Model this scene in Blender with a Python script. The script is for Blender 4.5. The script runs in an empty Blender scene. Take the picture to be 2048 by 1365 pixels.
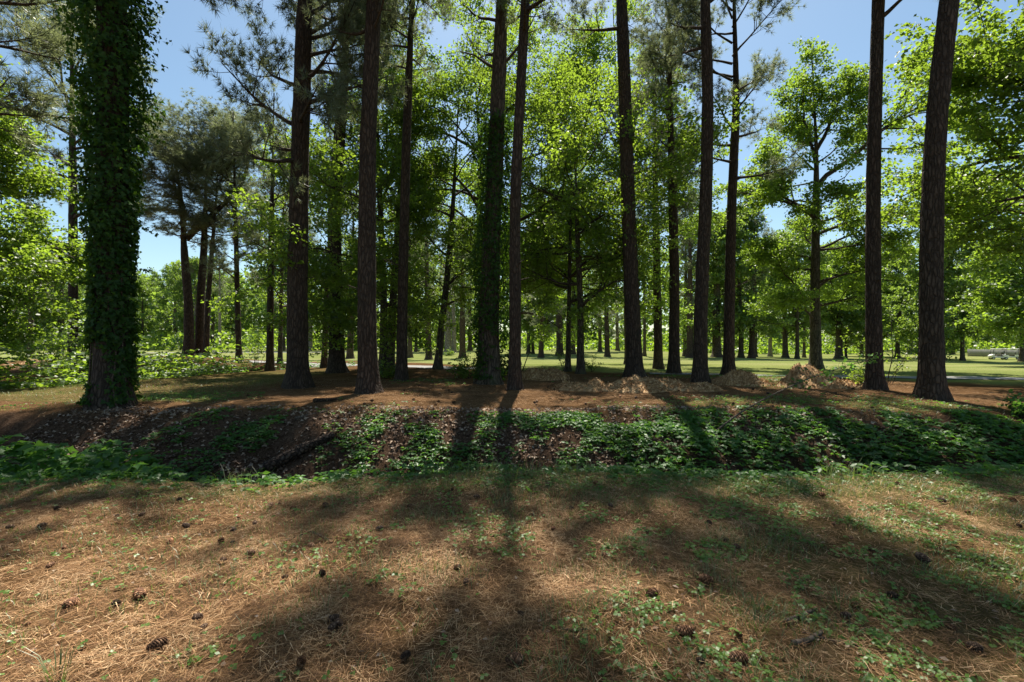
import bpy, math, random
import numpy as np
from mathutils import Vector, Matrix, Quaternion

# ------------------------------------------------------------------ camera, sky, sun, exposure
SC = bpy.context.scene
COL = SC.collection
FPX, CX, CY, EYE = 910.0, 1024.0, 682.5, 1.6      # focal length and centre in photo pixels, eye height

cam_d = bpy.data.cameras.new('camera')
cam_d.sensor_width = 36.0
cam_d.lens = 36.0 * FPX / 2048.0
cam_d.clip_start = 0.05
cam_d.clip_end = 6000
cam = bpy.data.objects.new('camera', cam_d)
COL.objects.link(cam)
cam.location = (0, 0, EYE)
cam.rotation_euler = (math.radians(90), 0, 0)
SC.camera = cam

SUN_EL, SUN_AZ = math.radians(61), math.radians(4.5)
W = bpy.data.worlds.new('World')
SC.world = W
W.use_nodes = True
nt = W.node_tree
bg = nt.nodes['Background']
sky = nt.nodes.new('ShaderNodeTexSky')
sky.sky_type = 'NISHITA'
sky.sun_disc = False
sky.sun_elevation = SUN_EL
sky.sun_rotation = SUN_AZ
sky.air_density = 1.0
sky.dust_density = 0.7
sky.ozone_density = 0.4
tint = nt.nodes.new('ShaderNodeMix'); tint.data_type = 'RGBA'; tint.blend_type = 'MULTIPLY'; tint.inputs[0].default_value = 1.0
tint.inputs[7].default_value = (0.93, 1.04, 1.0, 1)          # white balance of the sky
nt.links.new(sky.outputs[0], tint.inputs[6]); nt.links.new(tint.outputs[2], bg.inputs[0])
bg.inputs[1].default_value = 0.07

sd = bpy.data.lights.new('sun', 'SUN')
sd.energy = 5.0
sd.angle = math.radians(0.55)
sd.color = (1.0, 0.93, 0.80)
sun = bpy.data.objects.new('sun', sd)
COL.objects.link(sun)
sdir = Vector((math.sin(SUN_AZ) * math.cos(SUN_EL), math.cos(SUN_AZ) * math.cos(SUN_EL), math.sin(SUN_EL)))
sun.rotation_euler = sdir.to_track_quat('Z', 'Y').to_euler()
sun.location = sdir * 60

SC.view_settings.view_transform = 'Standard'
SC.view_settings.look = 'None'
SC.view_settings.gamma = 1
SC.view_settings.exposure = 1.15
SC.render.engine = 'CYCLES'
SC.cycles.max_bounces = 6
SC.cycles.diffuse_bounces = 3
SC.cycles.transmission_bounces = 4
SC.cycles.glossy_bounces = 2
SC.cycles.caustics_reflective = False
SC.cycles.caustics_refractive = False
SC.cycles.use_denoising = True

# ------------------------------------------------------------------ numeric helpers
RNG = np.random.default_rng(7)

def _hash(ix, iy, seed):
    n = (ix * 374761393 + iy * 668265263 + seed * 1442695041) & 0xFFFFFFFF
    n = ((n ^ (n >> 13)) * 1274126177) & 0xFFFFFFFF
    return ((n ^ (n >> 16)) & 0xFFFF) / 65535.0

def vnoise(x, y, seed=0):
    x = np.asarray(x, float); y = np.asarray(y, float)
    ix = np.floor(x).astype(np.int64); iy = np.floor(y).astype(np.int64)
    fx = x - ix; fy = y - iy
    fx = fx * fx * (3 - 2 * fx); fy = fy * fy * (3 - 2 * fy)
    a = _hash(ix, iy, seed); b = _hash(ix + 1, iy, seed)
    c = _hash(ix, iy + 1, seed); d = _hash(ix + 1, iy + 1, seed)
    return (a * (1 - fx) + b * fx) * (1 - fy) + (c * (1 - fx) + d * fx) * fy     # 0..1

def fbm(x, y, seed=0, oct=4):
    s = 0; a = 0.5
    for i in range(oct):
        s = s + a * vnoise(x * 2 ** i, y * 2 ** i, seed + i * 17); a *= 0.5
    return s / (1 - 0.5 ** oct)

def sstep(a, b, x):
    t = np.clip((np.asarray(x, float) - a) / (b - a), 0, 1)
    return t * t * (3 - 2 * t)

# ------------------------------------------------------------------ terrain
BRANCH = np.array([(-42, 13.0), (-24, 14.5), (-18.5, 17), (-16.2, 22), (-14.6, 27.5), (-12.5, 31)], float)

def seg_dist(x, y, poly):
    best = np.full(np.shape(x), 1e9)
    for i in range(len(poly) - 1):
        a, b = poly[i], poly[i + 1]
        ab = b - a
        t = np.clip(((x - a[0]) * ab[0] + (y - a[1]) * ab[1]) / (ab @ ab), 0, 1)
        best = np.minimum(best, np.hypot(x - a[0] - t * ab[0], y - a[1] - t * ab[1]))
    return best

def ditch_near(x): return 5.25 + 0.03 * np.clip(x, -10, 10) + 0.25 * (vnoise(x * 0.6, 3.3 + 0 * x, 5) - 0.5)
def ditch_far(x): return 10.3 + 0.4 * (vnoise(x * 0.35, 8.1 + 0 * x, 9) - 0.5)

def height(x, y):
    x = np.asarray(x, float); y = np.asarray(y, float)
    n, f = ditch_near(x), ditch_far(x)
    depth = 1.35
    z = -depth * sstep(n, n + 1.3, y) * (1 - sstep(f - 2.7, f + 0.25, y))
    z = z + 0.02 * sstep(f - 0.3, f + 1.2, y) * (1 - sstep(f + 1.2, f + 5, y))
    z = z - 0.6 * sstep(24, 60, y)                                    # the field lies lower
    z = z - 1.0 * sstep(22, 60, x) * sstep(30, 65, y)
    # back ditch on the left with its spoil bank
    dl = seg_dist(x, y, BRANCH)
    z = z - 0.95 * (1 - sstep(0.5, 2.3, dl)) 
    z = z + 0.62 * np.exp(-(((x + 22.5) / 5.5) ** 2 + ((y - 31.5) / 4.5) ** 2))
    # mound under the ivy tree
    z = z + 0.10 * np.exp(-(((x + 10.0) / 1.6) ** 2 + ((y - 11.6) / 1.2) ** 2))
    z = z + 0.34 * (fbm(x * 0.9, y * 0.9, 61, 4) - 0.5) * sstep(n + .6, n + 1.5, y) * (1 - sstep(f - .3, f + .3, y))
    near = 1 - sstep(20, 60, np.hypot(x, y))
    z = z + near * (0.16 * (fbm(x * 0.35, y * 0.35, 31, 3) - 0.5) * sstep(0, 4, np.hypot(x, y)) + 0.05 * (fbm(x * 1.6, y * 1.6, 41, 3) - 0.5))
    z = z + (1 - near) * 0.35 * (fbm(x * 0.03, y * 0.03, 51, 2) - 0.5)
    return z

def hf(x, y): return float(height(np.array([x]), np.array([y]))[0])

def hit(px, py):
    """the ground point a photo pixel looks at"""
    d = np.concatenate([np.arange(1.5, 30, 0.02), np.arange(30, 400, 0.2)])
    x = (px - CX) / FPX * d
    zr = EYE - (py - CY) / FPX * d
    below = np.where(zr <= height(x, d))[0]
    i = below[0] if len(below) else len(d) - 1
    return Vector((float(x[i]), float(d[i]), hf(x[i], d[i])))

def cosx(px): return 1 / math.sqrt(1 + ((px - CX) / FPX) ** 2)     # a round trunk looks wider off the axis

def at(px, py, d): return Vector(((px - CX) / FPX * d, d, EYE - (py - CY) / FPX * d))

# ------------------------------------------------------------------ mesh helpers
def mesh_np(name, verts, tris=None, quads=None, attrs=None, smooth=False):
    """one mesh from numpy arrays"""
    verts = np.asarray(verts, np.float32)
    me = bpy.data.meshes.new(name)
    nt_ = 0 if tris is None else len(tris); nq = 0 if quads is None else len(quads)
    me.vertices.add(len(verts)); me.vertices.foreach_set('co', verts.ravel())
    loops = []
    if nt_: loops.append(np.asarray(tris, np.int32).ravel())
    if nq: loops.append(np.asarray(quads, np.int32).ravel())
    lv = np.concatenate(loops)
    me.loops.add(len(lv)); me.loops.foreach_set('vertex_index', lv)
    starts = np.concatenate([np.arange(nt_) * 3, nt_ * 3 + np.arange(nq) * 4]).astype(np.int32)
    me.polygons.add(nt_ + nq); me.polygons.foreach_set('loop_start', starts)
    if smooth: me.polygons.foreach_set('use_smooth', np.ones(nt_ + nq, bool))
    for k, v in (attrs or {}).items():
        a = me.attributes.new(k, 'FLOAT', 'POINT'); a.data.foreach_set('value', np.asarray(v, np.float32))
    me.update(calc_edges=True)
    me.validate(clean_customdata=False)
    return me

class Geo:
    def __init__(s): s.v = []; s.t = []; s.q = []; s.r = []; s.n = 0
    def add(s, v, t=None, q=None, r=0.5):
        v = np.asarray(v, float)
        if t is not None and len(t): s.t.append(np.asarray(t) + s.n)
        if q is not None and len(q): s.q.append(np.asarray(q) + s.n)
        s.v.append(v); s.r.append(np.broadcast_to(np.asarray(r, float), (len(v),))); s.n += len(v)
    def tube(s, pts, rad, sides=6, cap=False, r=0.5, wob=None):
        pts = np.asarray(pts, float); n = len(pts)
        tan = np.gradient(pts, axis=0); tan /= np.linalg.norm(tan, axis=1)[:, None] + 1e-9
        ref = np.array([1.0, 0.13, 0.07]) if abs(tan[:, 2]).mean() > 0.7 else np.array([0.05, 0.1, 1.0])
        u = np.cross(tan, ref); u /= np.linalg.norm(u, axis=1)[:, None] + 1e-9
        w = np.cross(tan, u)
        a = np.arange(sides) / sides * 2 * math.pi
        rr = np.asarray(rad, float)[:, None] * np.ones(sides)[None]
        if wob is not None: rr = rr * wob
        v = pts[:, None] + (u[:, None] * np.cos(a)[None, :, None] + w[:, None] * np.sin(a)[None, :, None]) * rr[..., None]
        i = np.arange(n - 1)[:, None] * sides; j = np.arange(sides)[None]; k = (j + 1) % sides
        q = np.stack([i + j, i + k, i + sides + k, i + sides + j], -1).reshape(-1, 4)
        vv = v.reshape(-1, 3); t = None
        if cap:
            vv = np.concatenate([vv, pts[:1], pts[-1:]]); b = n * sides
            jj = np.arange(sides); kk = (jj + 1) % sides
            t = np.concatenate([np.stack([kk, jj, np.full(sides, b)], -1),
                                np.stack([(n - 1) * sides + jj, (n - 1) * sides + kk, np.full(sides, b + 1)], -1)])
        s.add(vv, t, q, r)
    def box(s, x0, x1, y0, y1, z0, z1, r=0.5):
        v = [(x, y, z) for z in (z0, z1) for y in (y0, y1) for x in (x0, x1)]
        q = [(0, 2, 3, 1), (4, 5, 7, 6), (0, 1, 5, 4), (2, 6, 7, 3), (0, 4, 6, 2), (1, 3, 7, 5)]
        s.add(v, None, q, r)
    def stamp(s, tv, tt, pos, fwd, up, scale, r):
        """copies of a little template (x right, y forward, z normal) at every point"""
        pos = np.asarray(pos, float); N = len(pos)
        if N == 0: return
        f = fwd / (np.linalg.norm(fwd, axis=1)[:, None] + 1e-9)
        x = np.cross(f, up); x /= np.linalg.norm(x, axis=1)[:, None] + 1e-9
        z = np.cross(x, f)
        sc = np.broadcast_to(np.asarray(scale, float), (N,))[:, None, None]
        v = pos[:, None] + sc * (x[:, None] * tv[None, :, 0:1] + f[:, None] * tv[None, :, 1:2] + z[:, None] * tv[None, :, 2:3])
        t = (np.arange(N)[:, None, None] * len(tv) + tt[None]).reshape(-1, 3)
        rr = np.repeat(np.broadcast_to(np.asarray(r, float), (N,)), len(tv))
        s.add(v.reshape(-1, 3), t, None, rr)
    def mesh(s, name, smooth=False):
        v = np.concatenate(s.v)
        t = np.concatenate(s.t) if s.t else None
        q = np.concatenate(s.q) if s.q else None
        return mesh_np(name, v, t, q, {'rnd': np.concatenate(s.r)}, smooth)

def link(name, me, mat=None, parent=None, loc=None):
    o = bpy.data.objects.new(name, me)
    COL.objects.link(o)
    if mat is not None and me is not None and not me.materials: me.materials.append(mat)
    if parent is not None: o.parent = parent
    if loc is not None: o.location = loc
    return o

def tag(o, label, cat, group=None):
    o['label'] = label; o['category'] = cat
    if group: o['group'] = group
    return o

def thing(name, loc, label, cat, group=None):
    o = link(name, None, loc=loc)
    o.empty_display_size = 0.3
    return tag(o, label, cat, group)

def unit(v): return v / (np.linalg.norm(v, axis=-1, keepdims=True) + 1e-9)
def rand_dirs(n, rng): return unit(rng.normal(size=(n, 3)))

# leaf templates: x right, y towards the tip, z up
LEAF = np.array([(0, 0, 0), (-.46, .30, .07), (-.20, .52, .02), (0, 1, -.08), (.20, .52, .02), (.46, .30, .07)], float)
LEAF_T = np.array([(0, 2, 1), (0, 3, 2), (0, 4, 3), (0, 5, 4)])
OVAL = np.array([(0, 0, 0), (-.3, .45, .06), (0, 1, -.06), (.3, .45, .06)], float)
OVAL_T = np.array([(0, 2, 1), (0, 3, 2)])

def tuft(n, spread, width, seed):
    rng = np.random.default_rng(seed); v = []; t = []
    for i in range(n):
        th = spread * math.sqrt(rng.random()) ; ph = rng.random() * 6.283
        d = np.array([math.sin(th) * math.cos(ph), math.cos(th), math.sin(th) * math.sin(ph)])
        side = np.cross(d, rng.normal(size=3)); side /= np.linalg.norm(side)
        L = 0.75 + 0.4 * rng.random()
        b = len(v)
        v += [side * width + d * 0.03, -side * width + d * 0.03, d * L - np.array([0, 0, 0.08])]
        t.append((b, b + 1, b + 2))
    return np.array(v), np.array(t)

# ------------------------------------------------------------------ materials
def nodes_of(name):
    m = bpy.data.materials.new(name); m.use_nodes = True
    n = m.node_tree; n.nodes.clear()
    out = n.nodes.new('ShaderNodeOutputMaterial')
    return m, n, out

def N(n, typ, **kw):
    o = n.nodes.new(typ)
    for k, v in kw.items(): setattr(o, k, v)
    return o

def ramp(n, fac, stops):
    r = n.nodes.new('ShaderNodeValToRGB'); e = r.color_ramp.elements
    while len(e) < len(stops): e.new(0.5)
    for el, (p, c) in zip(e, stops): el.position = p; el.color = (*c, 1)
    n.links.new(fac, r.inputs[0]); return r.outputs[0]

def mixc(n, fac, a, b, mode='MIX'):
    m = n.nodes.new('ShaderNodeMix'); m.data_type = 'RGBA'; m.blend_type = mode
    if isinstance(fac, (int, float)): m.inputs[0].default_value = fac
    else: n.links.new(fac, m.inputs[0])
    for s, i in ((a, 6), (b, 7)):
        if isinstance(s, tuple): m.inputs[i].default_value = (*s, 1)
        else: n.links.new(s, m.inputs[i])
    return m.outputs[2]

def noise(n, scale, detail=4, rough=0.55, vec=None, dist=0):
    t = n.nodes.new('ShaderNodeTexNoise'); t.inputs['Scale'].default_value = scale
    t.inputs['Detail'].default_value = detail; t.inputs['Roughness'].default_value = rough; t.inputs['Distortion'].default_value = dist
    if vec is not None: n.links.new(vec, t.inputs['Vector'])
    return t.outputs['Fac']

def objco(n): return n.nodes.new('ShaderNodeTexCoord').outputs['Object']
def mapping(n, vec, scale=(1, 1, 1), rot=(0, 0, 0)):
    m = n.nodes.new('ShaderNodeMapping'); m.inputs['Scale'].default_value = scale; m.inputs['Rotation'].default_value = rot
    n.links.new(vec, m.inputs['Vector']); return m.outputs[0]
def attr(n, name):
    a = n.nodes.new('ShaderNodeAttribute'); a.attribute_name = name; return a.outputs['Fac']

def leaf_mat(name, dark, light, trans, tfac=0.5, gloss=0.08, rough=0.45):
    m, n, out = nodes_of(name)
    r = attr(n, 'rnd')
    oi = n.nodes.new('ShaderNodeObjectInfo')
    geo_n = noise(n, 0.35, 2, vec=n.nodes.new('ShaderNodeNewGeometry').outputs['Position'])
    mm = N(n, 'ShaderNodeMath', operation='ADD'); n.links.new(r, mm.inputs[0])
    m2 = N(n, 'ShaderNodeMath', operation='MULTIPLY_ADD'); n.links.new(geo_n, m2.inputs[0]); m2.inputs[1].default_value = 0.8; m2.inputs[2].default_value = -0.4
    n.links.new(m2.outputs[0], mm.inputs[1]); mm.use_clamp = True
    col = ramp(n, mm.outputs[0], [(0.0, dark), (1.0, light)])
    td = tuple(c * 0.52 for c in trans)
    tcol = ramp(n, mm.outputs[0], [(0.0, td), (1.0, trans)])
    d = N(n, 'ShaderNodeBsdfDiffuse'); n.links.new(col, d.inputs[0])
    t = N(n, 'ShaderNodeBsdfTranslucent'); n.links.new(tcol, t.inputs[0])
    mx = N(n, 'ShaderNodeMixShader'); mx.inputs[0].default_value = tfac
    n.links.new(d.outputs[0], mx.inputs[1]); n.links.new(t.outputs[0], mx.inputs[2])
    g = N(n, 'ShaderNodeBsdfGlossy'); g.inputs['Roughness'].default_value = rough; g.inputs[0].default_value = (1, 1, 1, 1)
    m3 = N(n, 'ShaderNodeMixShader'); m3.inputs[0].default_value = gloss
    n.links.new(mx.outputs[0], m3.inputs[1]); n.links.new(g.outputs[0], m3.inputs[2])
    n.links.new(m3.outputs[0], out.inputs[0])
    return m

def bark_mat(name, c0, c1, c2, plate=(7, 7, 2.2), bump=0.9, dist=0.03, moss=None):
    m, n, out = nodes_of(name)
    co = objco(n)
    wv = noise(n, 3.0, 3, vec=co)
    v1 = mapping(n, co, plate)
    add = N(n, 'ShaderNodeVectorMath', operation='MULTIPLY_ADD')
    cw = N(n, 'ShaderNodeCombineXYZ'); n.links.new(wv, cw.inputs[0]); n.links.new(wv, cw.inputs[1]); n.links.new(wv, cw.inputs[2])
    n.links.new(cw.outputs[0], add.inputs[0]); add.inputs[1].default_value = (1.6, 1.6, 1.6); n.links.new(v1, add.inputs[2])
    vo = N(n, 'ShaderNodeTexVoronoi', feature='DISTANCE_TO_EDGE'); vo.inputs['Scale'].default_value = 1.0
    n.links.new(add.outputs[0], vo.inputs['Vector'])
    vc = N(n, 'ShaderNodeTexVoronoi', feature='F1'); vc.inputs['Scale'].default_value = 1.0
    n.links.new(add.outputs[0], vc.inputs['Vector'])
    fine = noise(n, 30, 5, 0.65, vec=mapping(n, co, (1, 1, 0.35)))
    plate_c = ramp(n, vo.outputs['Distance'], [(0.0, c0), (0.16, c1), (0.5, c2)])
    bw = N(n, 'ShaderNodeRGBToBW'); n.links.new(vc.outputs['Color'], bw.inputs[0])
    var = ramp(n, bw.outputs[0], [(0.1, (0.8, 0.77, 0.75)), (0.9, (1.15, 1.08, 1.02))])
    c = mixc(n, 1.0, plate_c, var, 'MULTIPLY')
    c = mixc(n, 0.75, c, ramp(n, fine, [(0.25, (0.5, 0.5, 0.5)), (0.75, (1.35, 1.35, 1.35))]), 'MULTIPLY')
    if moss:
        c = mixc(n, ramp(n, noise(n, 1.1, 4, vec=co), [(0.52, (0, 0, 0)), (0.72, (0.6, 0.6, 0.6))]), c, moss)
    p = N(n, 'ShaderNodeBsdfPrincipled'); p.inputs['Roughness'].default_value = 0.9
    if 'Specular IOR Level' in p.inputs: p.inputs['Specular IOR Level'].default_value = 0.2
    n.links.new(c, p.inputs['Base Color'])
    h = N(n, 'ShaderNodeMath', operation='MULTIPLY_ADD'); n.links.new(fine, h.inputs[0]); h.inputs[1].default_value = 0.25
    hr = ramp(n, vo.outputs['Distance'], [(0.0, (0, 0, 0)), (0.22, (1, 1, 1))]); n.links.new(hr, h.inputs[2])
    b = N(n, 'ShaderNodeBump'); b.inputs['Strength'].default_value = bump; b.inputs['Distance'].default_value = dist
    n.links.new(h.outputs[0], b.inputs['Height']); n.links.new(b.outputs[0], p.inputs['Normal'])
    n.links.new(p.outputs[0], out.inputs[0])
    return m

def plain_mat(name, stops, scale=8, rough=0.8, bump=0.3, metal=0, use_rnd=False, trans=0):
    m, n, out = nodes_of(name)
    fac = attr(n, 'rnd') if use_rnd else noise(n, scale, 5, 0.6, vec=objco(n))
    c = ramp(n, fac, stops)
    p = N(n, 'ShaderNodeBsdfPrincipled'); p.inputs['Roughness'].default_value = rough; p.inputs['Metallic'].default_value = metal
    if 'Specular IOR Level' in p.inputs: p.inputs['Specular IOR Level'].default_value = 0.3
    n.links.new(c, p.inputs['Base Color'])
    if bump:
        b = N(n, 'ShaderNodeBump'); b.inputs['Strength'].default_value = bump; b.inputs['Distance'].default_value = 0.02
        n.links.new(noise(n, scale * 4, 5, 0.6, vec=objco(n)), b.inputs['Height']); n.links.new(b.outputs[0], p.inputs['Normal'])
    last = p.outputs[0]
    if trans:
        t = N(n, 'ShaderNodeBsdfTranslucent'); n.links.new(c, t.inputs[0])
        mx = N(n, 'ShaderNodeMixShader'); mx.inputs[0].default_value = trans
        n.links.new(last, mx.inputs[1]); n.links.new(t.outputs[0], mx.inputs[2]); last = mx.outputs[0]
    n.links.new(last, out.inputs[0])
    return m

M = {}
M['pine_bark'] = bark_mat('pine_bark', (0.04, 0.031, 0.025), (0.075, 0.057, 0.046), (0.115, 0.09, 0.074), (13, 13, 3.0))
M['grey_bark'] = bark_mat('grey_bark', (0.035, 0.03, 0.025), (0.10, 0.085, 0.068), (0.16, 0.14, 0.115), (13, 13, 2.4), 0.8, 0.02, moss=(0.07, 0.085, 0.035))
M['limb_bark'] = bark_mat('limb_bark', (0.03, 0.026, 0.022), (0.09, 0.072, 0.058), (0.14, 0.115, 0.095), (16, 16, 6), 0.5, 0.01)
M['pale_bark'] = bark_mat('pale_bark', (0.10, 0.09, 0.08), (0.24, 0.225, 0.20), (0.34, 0.32, 0.29), (9, 9, 3), 0.5, 0.015)
M['leaf'] = leaf_mat('broad_leaf', (0.022, 0.06, 0.010), (0.085, 0.16, 0.028), (0.39, 0.58, 0.045), 0.57, 0.04)
M['leaf_far'] = leaf_mat('far_leaf', (0.035, 0.08, 0.016), (0.08, 0.15, 0.03), (0.35, 0.52, 0.06), 0.54, 0.04)
M['needle'] = leaf_mat('pine_needle', (0.045, 0.075, 0.035), (0.11, 0.145, 0.075), (0.36, 0.42, 0.17), 0.46, 0.07)
M['ivy'] = leaf_mat('ivy_leaf', (0.014, 0.042, 0.008), (0.04, 0.10, 0.015), (0.15, 0.30, 0.02), 0.40, 0.015, 0.5)
M['weed'] = leaf_mat('weed_leaf', (0.035, 0.10, 0.022), (0.085, 0.20, 0.045), (0.22, 0.46, 0.05), 0.48, 0.025, 0.45)
M['clover'] = leaf_mat('clover_leaf', (0.06, 0.13, 0.02), (0.15, 0.27, 0.05), (0.24, 0.40, 0.05), 0.4, 0.03)
M['grass'] = leaf_mat('grass_blade', (0.06, 0.11, 0.02), (0.16, 0.19, 0.06), (0.25, 0.34, 0.06), 0.4, 0.05)
M['straw'] = plain_mat('pine_straw', [(0.0, (0.055, 0.027, 0.012)), (0.4, (0.235, 0.114, 0.048)), (0.7, (0.40, 0.228, 0.102)), (1.0, (0.60, 0.41, 0.235))], rough=0.7, bump=0, use_rnd=True)
M['dead_leaf'] = plain_mat('dead_leaf', [(0.0, (0.07, 0.04, 0.024)), (0.5, (0.22, 0.14, 0.095)), (1.0, (0.46, 0.36, 0.27))], rough=0.75, bump=0, use_rnd=True, trans=0.15)
M['chips'] = plain_mat('wood_chip', [(0.0, (0.11, 0.055, 0.025)), (0.5, (0.33, 0.19, 0.085)), (1.0, (0.64, 0.45, 0.25))], rough=0.85, bump=0, use_rnd=True)
M['cone'] = plain_mat('cone_scale', [(0.0, (0.035, 0.022, 0.014)), (0.6, (0.11, 0.068, 0.044)), (1.0, (0.30, 0.22, 0.16))], rough=0.8, bump=0, use_rnd=True)
_n = M['cone'].node_tree; _p = next(q for q in _n.nodes if q.type == 'BSDF_PRINCIPLED'); _src = _p.inputs['Base Color'].links[0].from_socket
_oi = _n.nodes.new('ShaderNodeObjectInfo'); _v = ramp(_n, _oi.outputs['Random'], [(0.0, (0.5, 0.5, 0.52)), (0.5, (1.0, 0.9, 0.8)), (1.0, (1.7, 1.2, 0.85))])
_n.links.new(mixc(_n, 1.0, _src, _v, 'MULTIPLY'), _p.inputs['Base Color'])
M['stick'] = bark_mat('dead_wood', (0.05, 0.04, 0.032), (0.14, 0.11, 0.085), (0.22, 0.18, 0.145), (22, 22, 22), 0.6, 0.006)
M['log'] = bark_mat('rotten_log', (0.02, 0.015, 0.012), (0.07, 0.05, 0.038), (0.14, 0.11, 0.085), (14, 14, 14), 0.9, 0.02)
M['asphalt'] = plain_mat('path_asphalt', [(0.25, (0.17, 0.165, 0.16)), (0.75, (0.27, 0.26, 0.25))], 3, 0.9, 0.3)

def ground_material():
    m, n, out = nodes_of('ground')
    co = objco(n)
    lawn, green, soil = attr(n, 'lawn'), attr(n, 'green'), attr(n, 'soil')
    big = noise(n, 0.9, 4, vec=co); mid = noise(n, 6, 5, 0.65, vec=co); fine = noise(n, 55, 4, 0.7, vec=co)
    s1 = noise(n, 9, 6, 0.75, vec=mapping(n, co, (14, 1.6, 4), (0, 0, 0.6)), dist=0.8)
    s2 = noise(n, 9, 6, 0.75, vec=mapping(n, co, (14, 1.6, 4), (0, 0, -0.7)), dist=0.8)
    st = mixc(n, 0.5, s1, s2)
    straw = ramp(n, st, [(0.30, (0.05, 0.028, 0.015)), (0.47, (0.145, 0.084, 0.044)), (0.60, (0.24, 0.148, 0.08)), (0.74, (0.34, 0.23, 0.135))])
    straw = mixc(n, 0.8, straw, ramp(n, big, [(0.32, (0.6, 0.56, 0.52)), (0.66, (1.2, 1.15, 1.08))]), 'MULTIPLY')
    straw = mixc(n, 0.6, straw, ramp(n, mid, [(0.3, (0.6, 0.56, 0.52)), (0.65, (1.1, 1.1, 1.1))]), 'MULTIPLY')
    gr = ramp(n, mid, [(0.3, (0.055, 0.085, 0.02)), (0.55, (0.12, 0.15, 0.045)), (0.75, (0.22, 0.21, 0.085))])
    gm = N(n, 'ShaderNodeMath', operation='MULTIPLY_ADD', use_clamp=True); n.links.new(mid, gm.inputs[0]); gm.inputs[1].default_value = 1.6; gm.inputs[2].default_value = -0.8
    gs = N(n, 'ShaderNodeMath', operation='ADD', use_clamp=True); n.links.new(green, gs.inputs[0]); n.links.new(gm.outputs[0], gs.inputs[1])
    gf = N(n, 'ShaderNodeMath', operation='MULTIPLY', use_clamp=True); n.links.new(gs.outputs[0], gf.inputs[0]); n.links.new(green, gf.inputs[1])
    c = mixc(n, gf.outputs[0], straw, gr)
    litter = ramp(n, noise(n, 16, 5, 0.7, vec=co, dist=1.5), [(0.32, (0.03, 0.019, 0.012)), (0.5, (0.085, 0.052, 0.034)), (0.66, (0.17, 0.11, 0.075)), (0.8, (0.24, 0.17, 0.12))])
    c = mixc(n, soil, c, litter)
    stripe = noise(n, 0.12, 4, 0.6, vec=mapping(n, co, (0.25, 1.4, 1)))
    lw = ramp(n, stripe, [(0.32, (0.18, 0.22, 0.065)), (0.5, (0.255, 0.285, 0.095)), (0.66, (0.33, 0.325, 0.145)), (0.85, (0.38, 0.335, 0.2))])
    lw = mixc(n, 0.6, lw, ramp(n, noise(n, 2.2, 5, 0.7, vec=co), [(0.3, (0.75, 0.78, 0.7)), (0.7, (1.15, 1.12, 1.15))]), 'MULTIPLY')
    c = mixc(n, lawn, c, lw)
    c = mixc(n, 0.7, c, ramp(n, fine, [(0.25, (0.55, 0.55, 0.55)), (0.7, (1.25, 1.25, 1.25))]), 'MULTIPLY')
    d = N(n, 'ShaderNodeBsdfDiffuse'); d.inputs['Roughness'].default_value = 0.6
    n.links.new(c, d.inputs[0])
    hsum = N(n, 'ShaderNodeMath', operation='ADD'); n.links.new(fine, hsum.inputs[0])
    bw = N(n, 'ShaderNodeRGBToBW'); n.links.new(st, bw.inputs[0]); n.links.new(bw.outputs[0], hsum.inputs[1])
    b = N(n, 'ShaderNodeBump'); b.inputs['Strength'].default_value = 0.7; b.inputs['Distance'].default_value = 0.025
    n.links.new(hsum.outputs[0], b.inputs['Height']); n.links.new(b.outputs[0], d.inputs['Normal'])
    n.links.new(d.outputs[0], out.inputs[0])
    return m

# ------------------------------------------------------------------ ground sheet
def spread(a, b, step, far, grow, lo=None):
    v = list(np.arange(a, b, step)); s = step
    while v[-1] < far: s *= grow; v.append(v[-1] + s)
    if lo is not None:
        s = step; w = [v[0]]
        while w[-1] > lo: s *= grow; w.append(w[-1] - s)
        v = w[:0:-1] + v
    return np.array(v)

EDGE_PX = [(-400, 722), (0, 722), (150, 722), (330, 712), (500, 719), (700, 722), (900, 730), (1000, 738), (1060, 741), (1250, 746), (1500, 753), (1750, 759), (2048, 766), (2500, 772)]
_e = [hit(px, py) for px, py in EDGE_PX]
EDGE_T = np.array([(px - CX) / FPX for px, _ in EDGE_PX]); EDGE_D = np.array([p.y for p in _e])
def lawn_mask(x, y):
    yy = np.maximum(y, 0.1)
    d = np.interp(x / yy, EDGE_T, EDGE_D)
    m = sstep(-0.9, 0.9, yy - d + 2.4 * (fbm(x * 0.5, y * 0.5, 77, 3) - 0.5))
    return np.where(y > 8, m, 0)
def green_mask(x, y):
    fore = (0.10 + 0.40 * sstep(-2, 3.5, x)) * (0.5 + 1.0 * fbm(x * 1.1, y * 1.1, 91, 3)) * (y < ditch_near(x) + .2)
    rim = np.exp(-((y - ditch_near(x) + 0.1) / 0.35) ** 2) * 0.75
    wood = 0.7 * sstep(0.60, 0.76, fbm(x * 0.33, y * 0.33, 93, 4)) * (y > 10) * sstep(10, 11, y)
    leftg = 0.7 * sstep(-7.5, -10, x) * (y > 11.8) * (1 - sstep(24, 30, y)) * (0.4 + fbm(x * 0.5, y * 0.5, 95, 3) * 0.9) * (1 - sstep(0, 1, -x - 17))
    return np.clip(fore + rim + wood + leftg, 0, 1)
def soil_mask(x, y):
    f = ditch_far(x)
    s = sstep(ditch_near(x) - 0.1, ditch_near(x) + 0.5, y) * (1 - sstep(f - 0.4, f + 0.3, y))
    s2 = 0.8 * (1 - sstep(0.4, 2.6, seg_dist(x, y, BRANCH)))
    return np.clip(s + s2, 0, 1)

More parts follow.
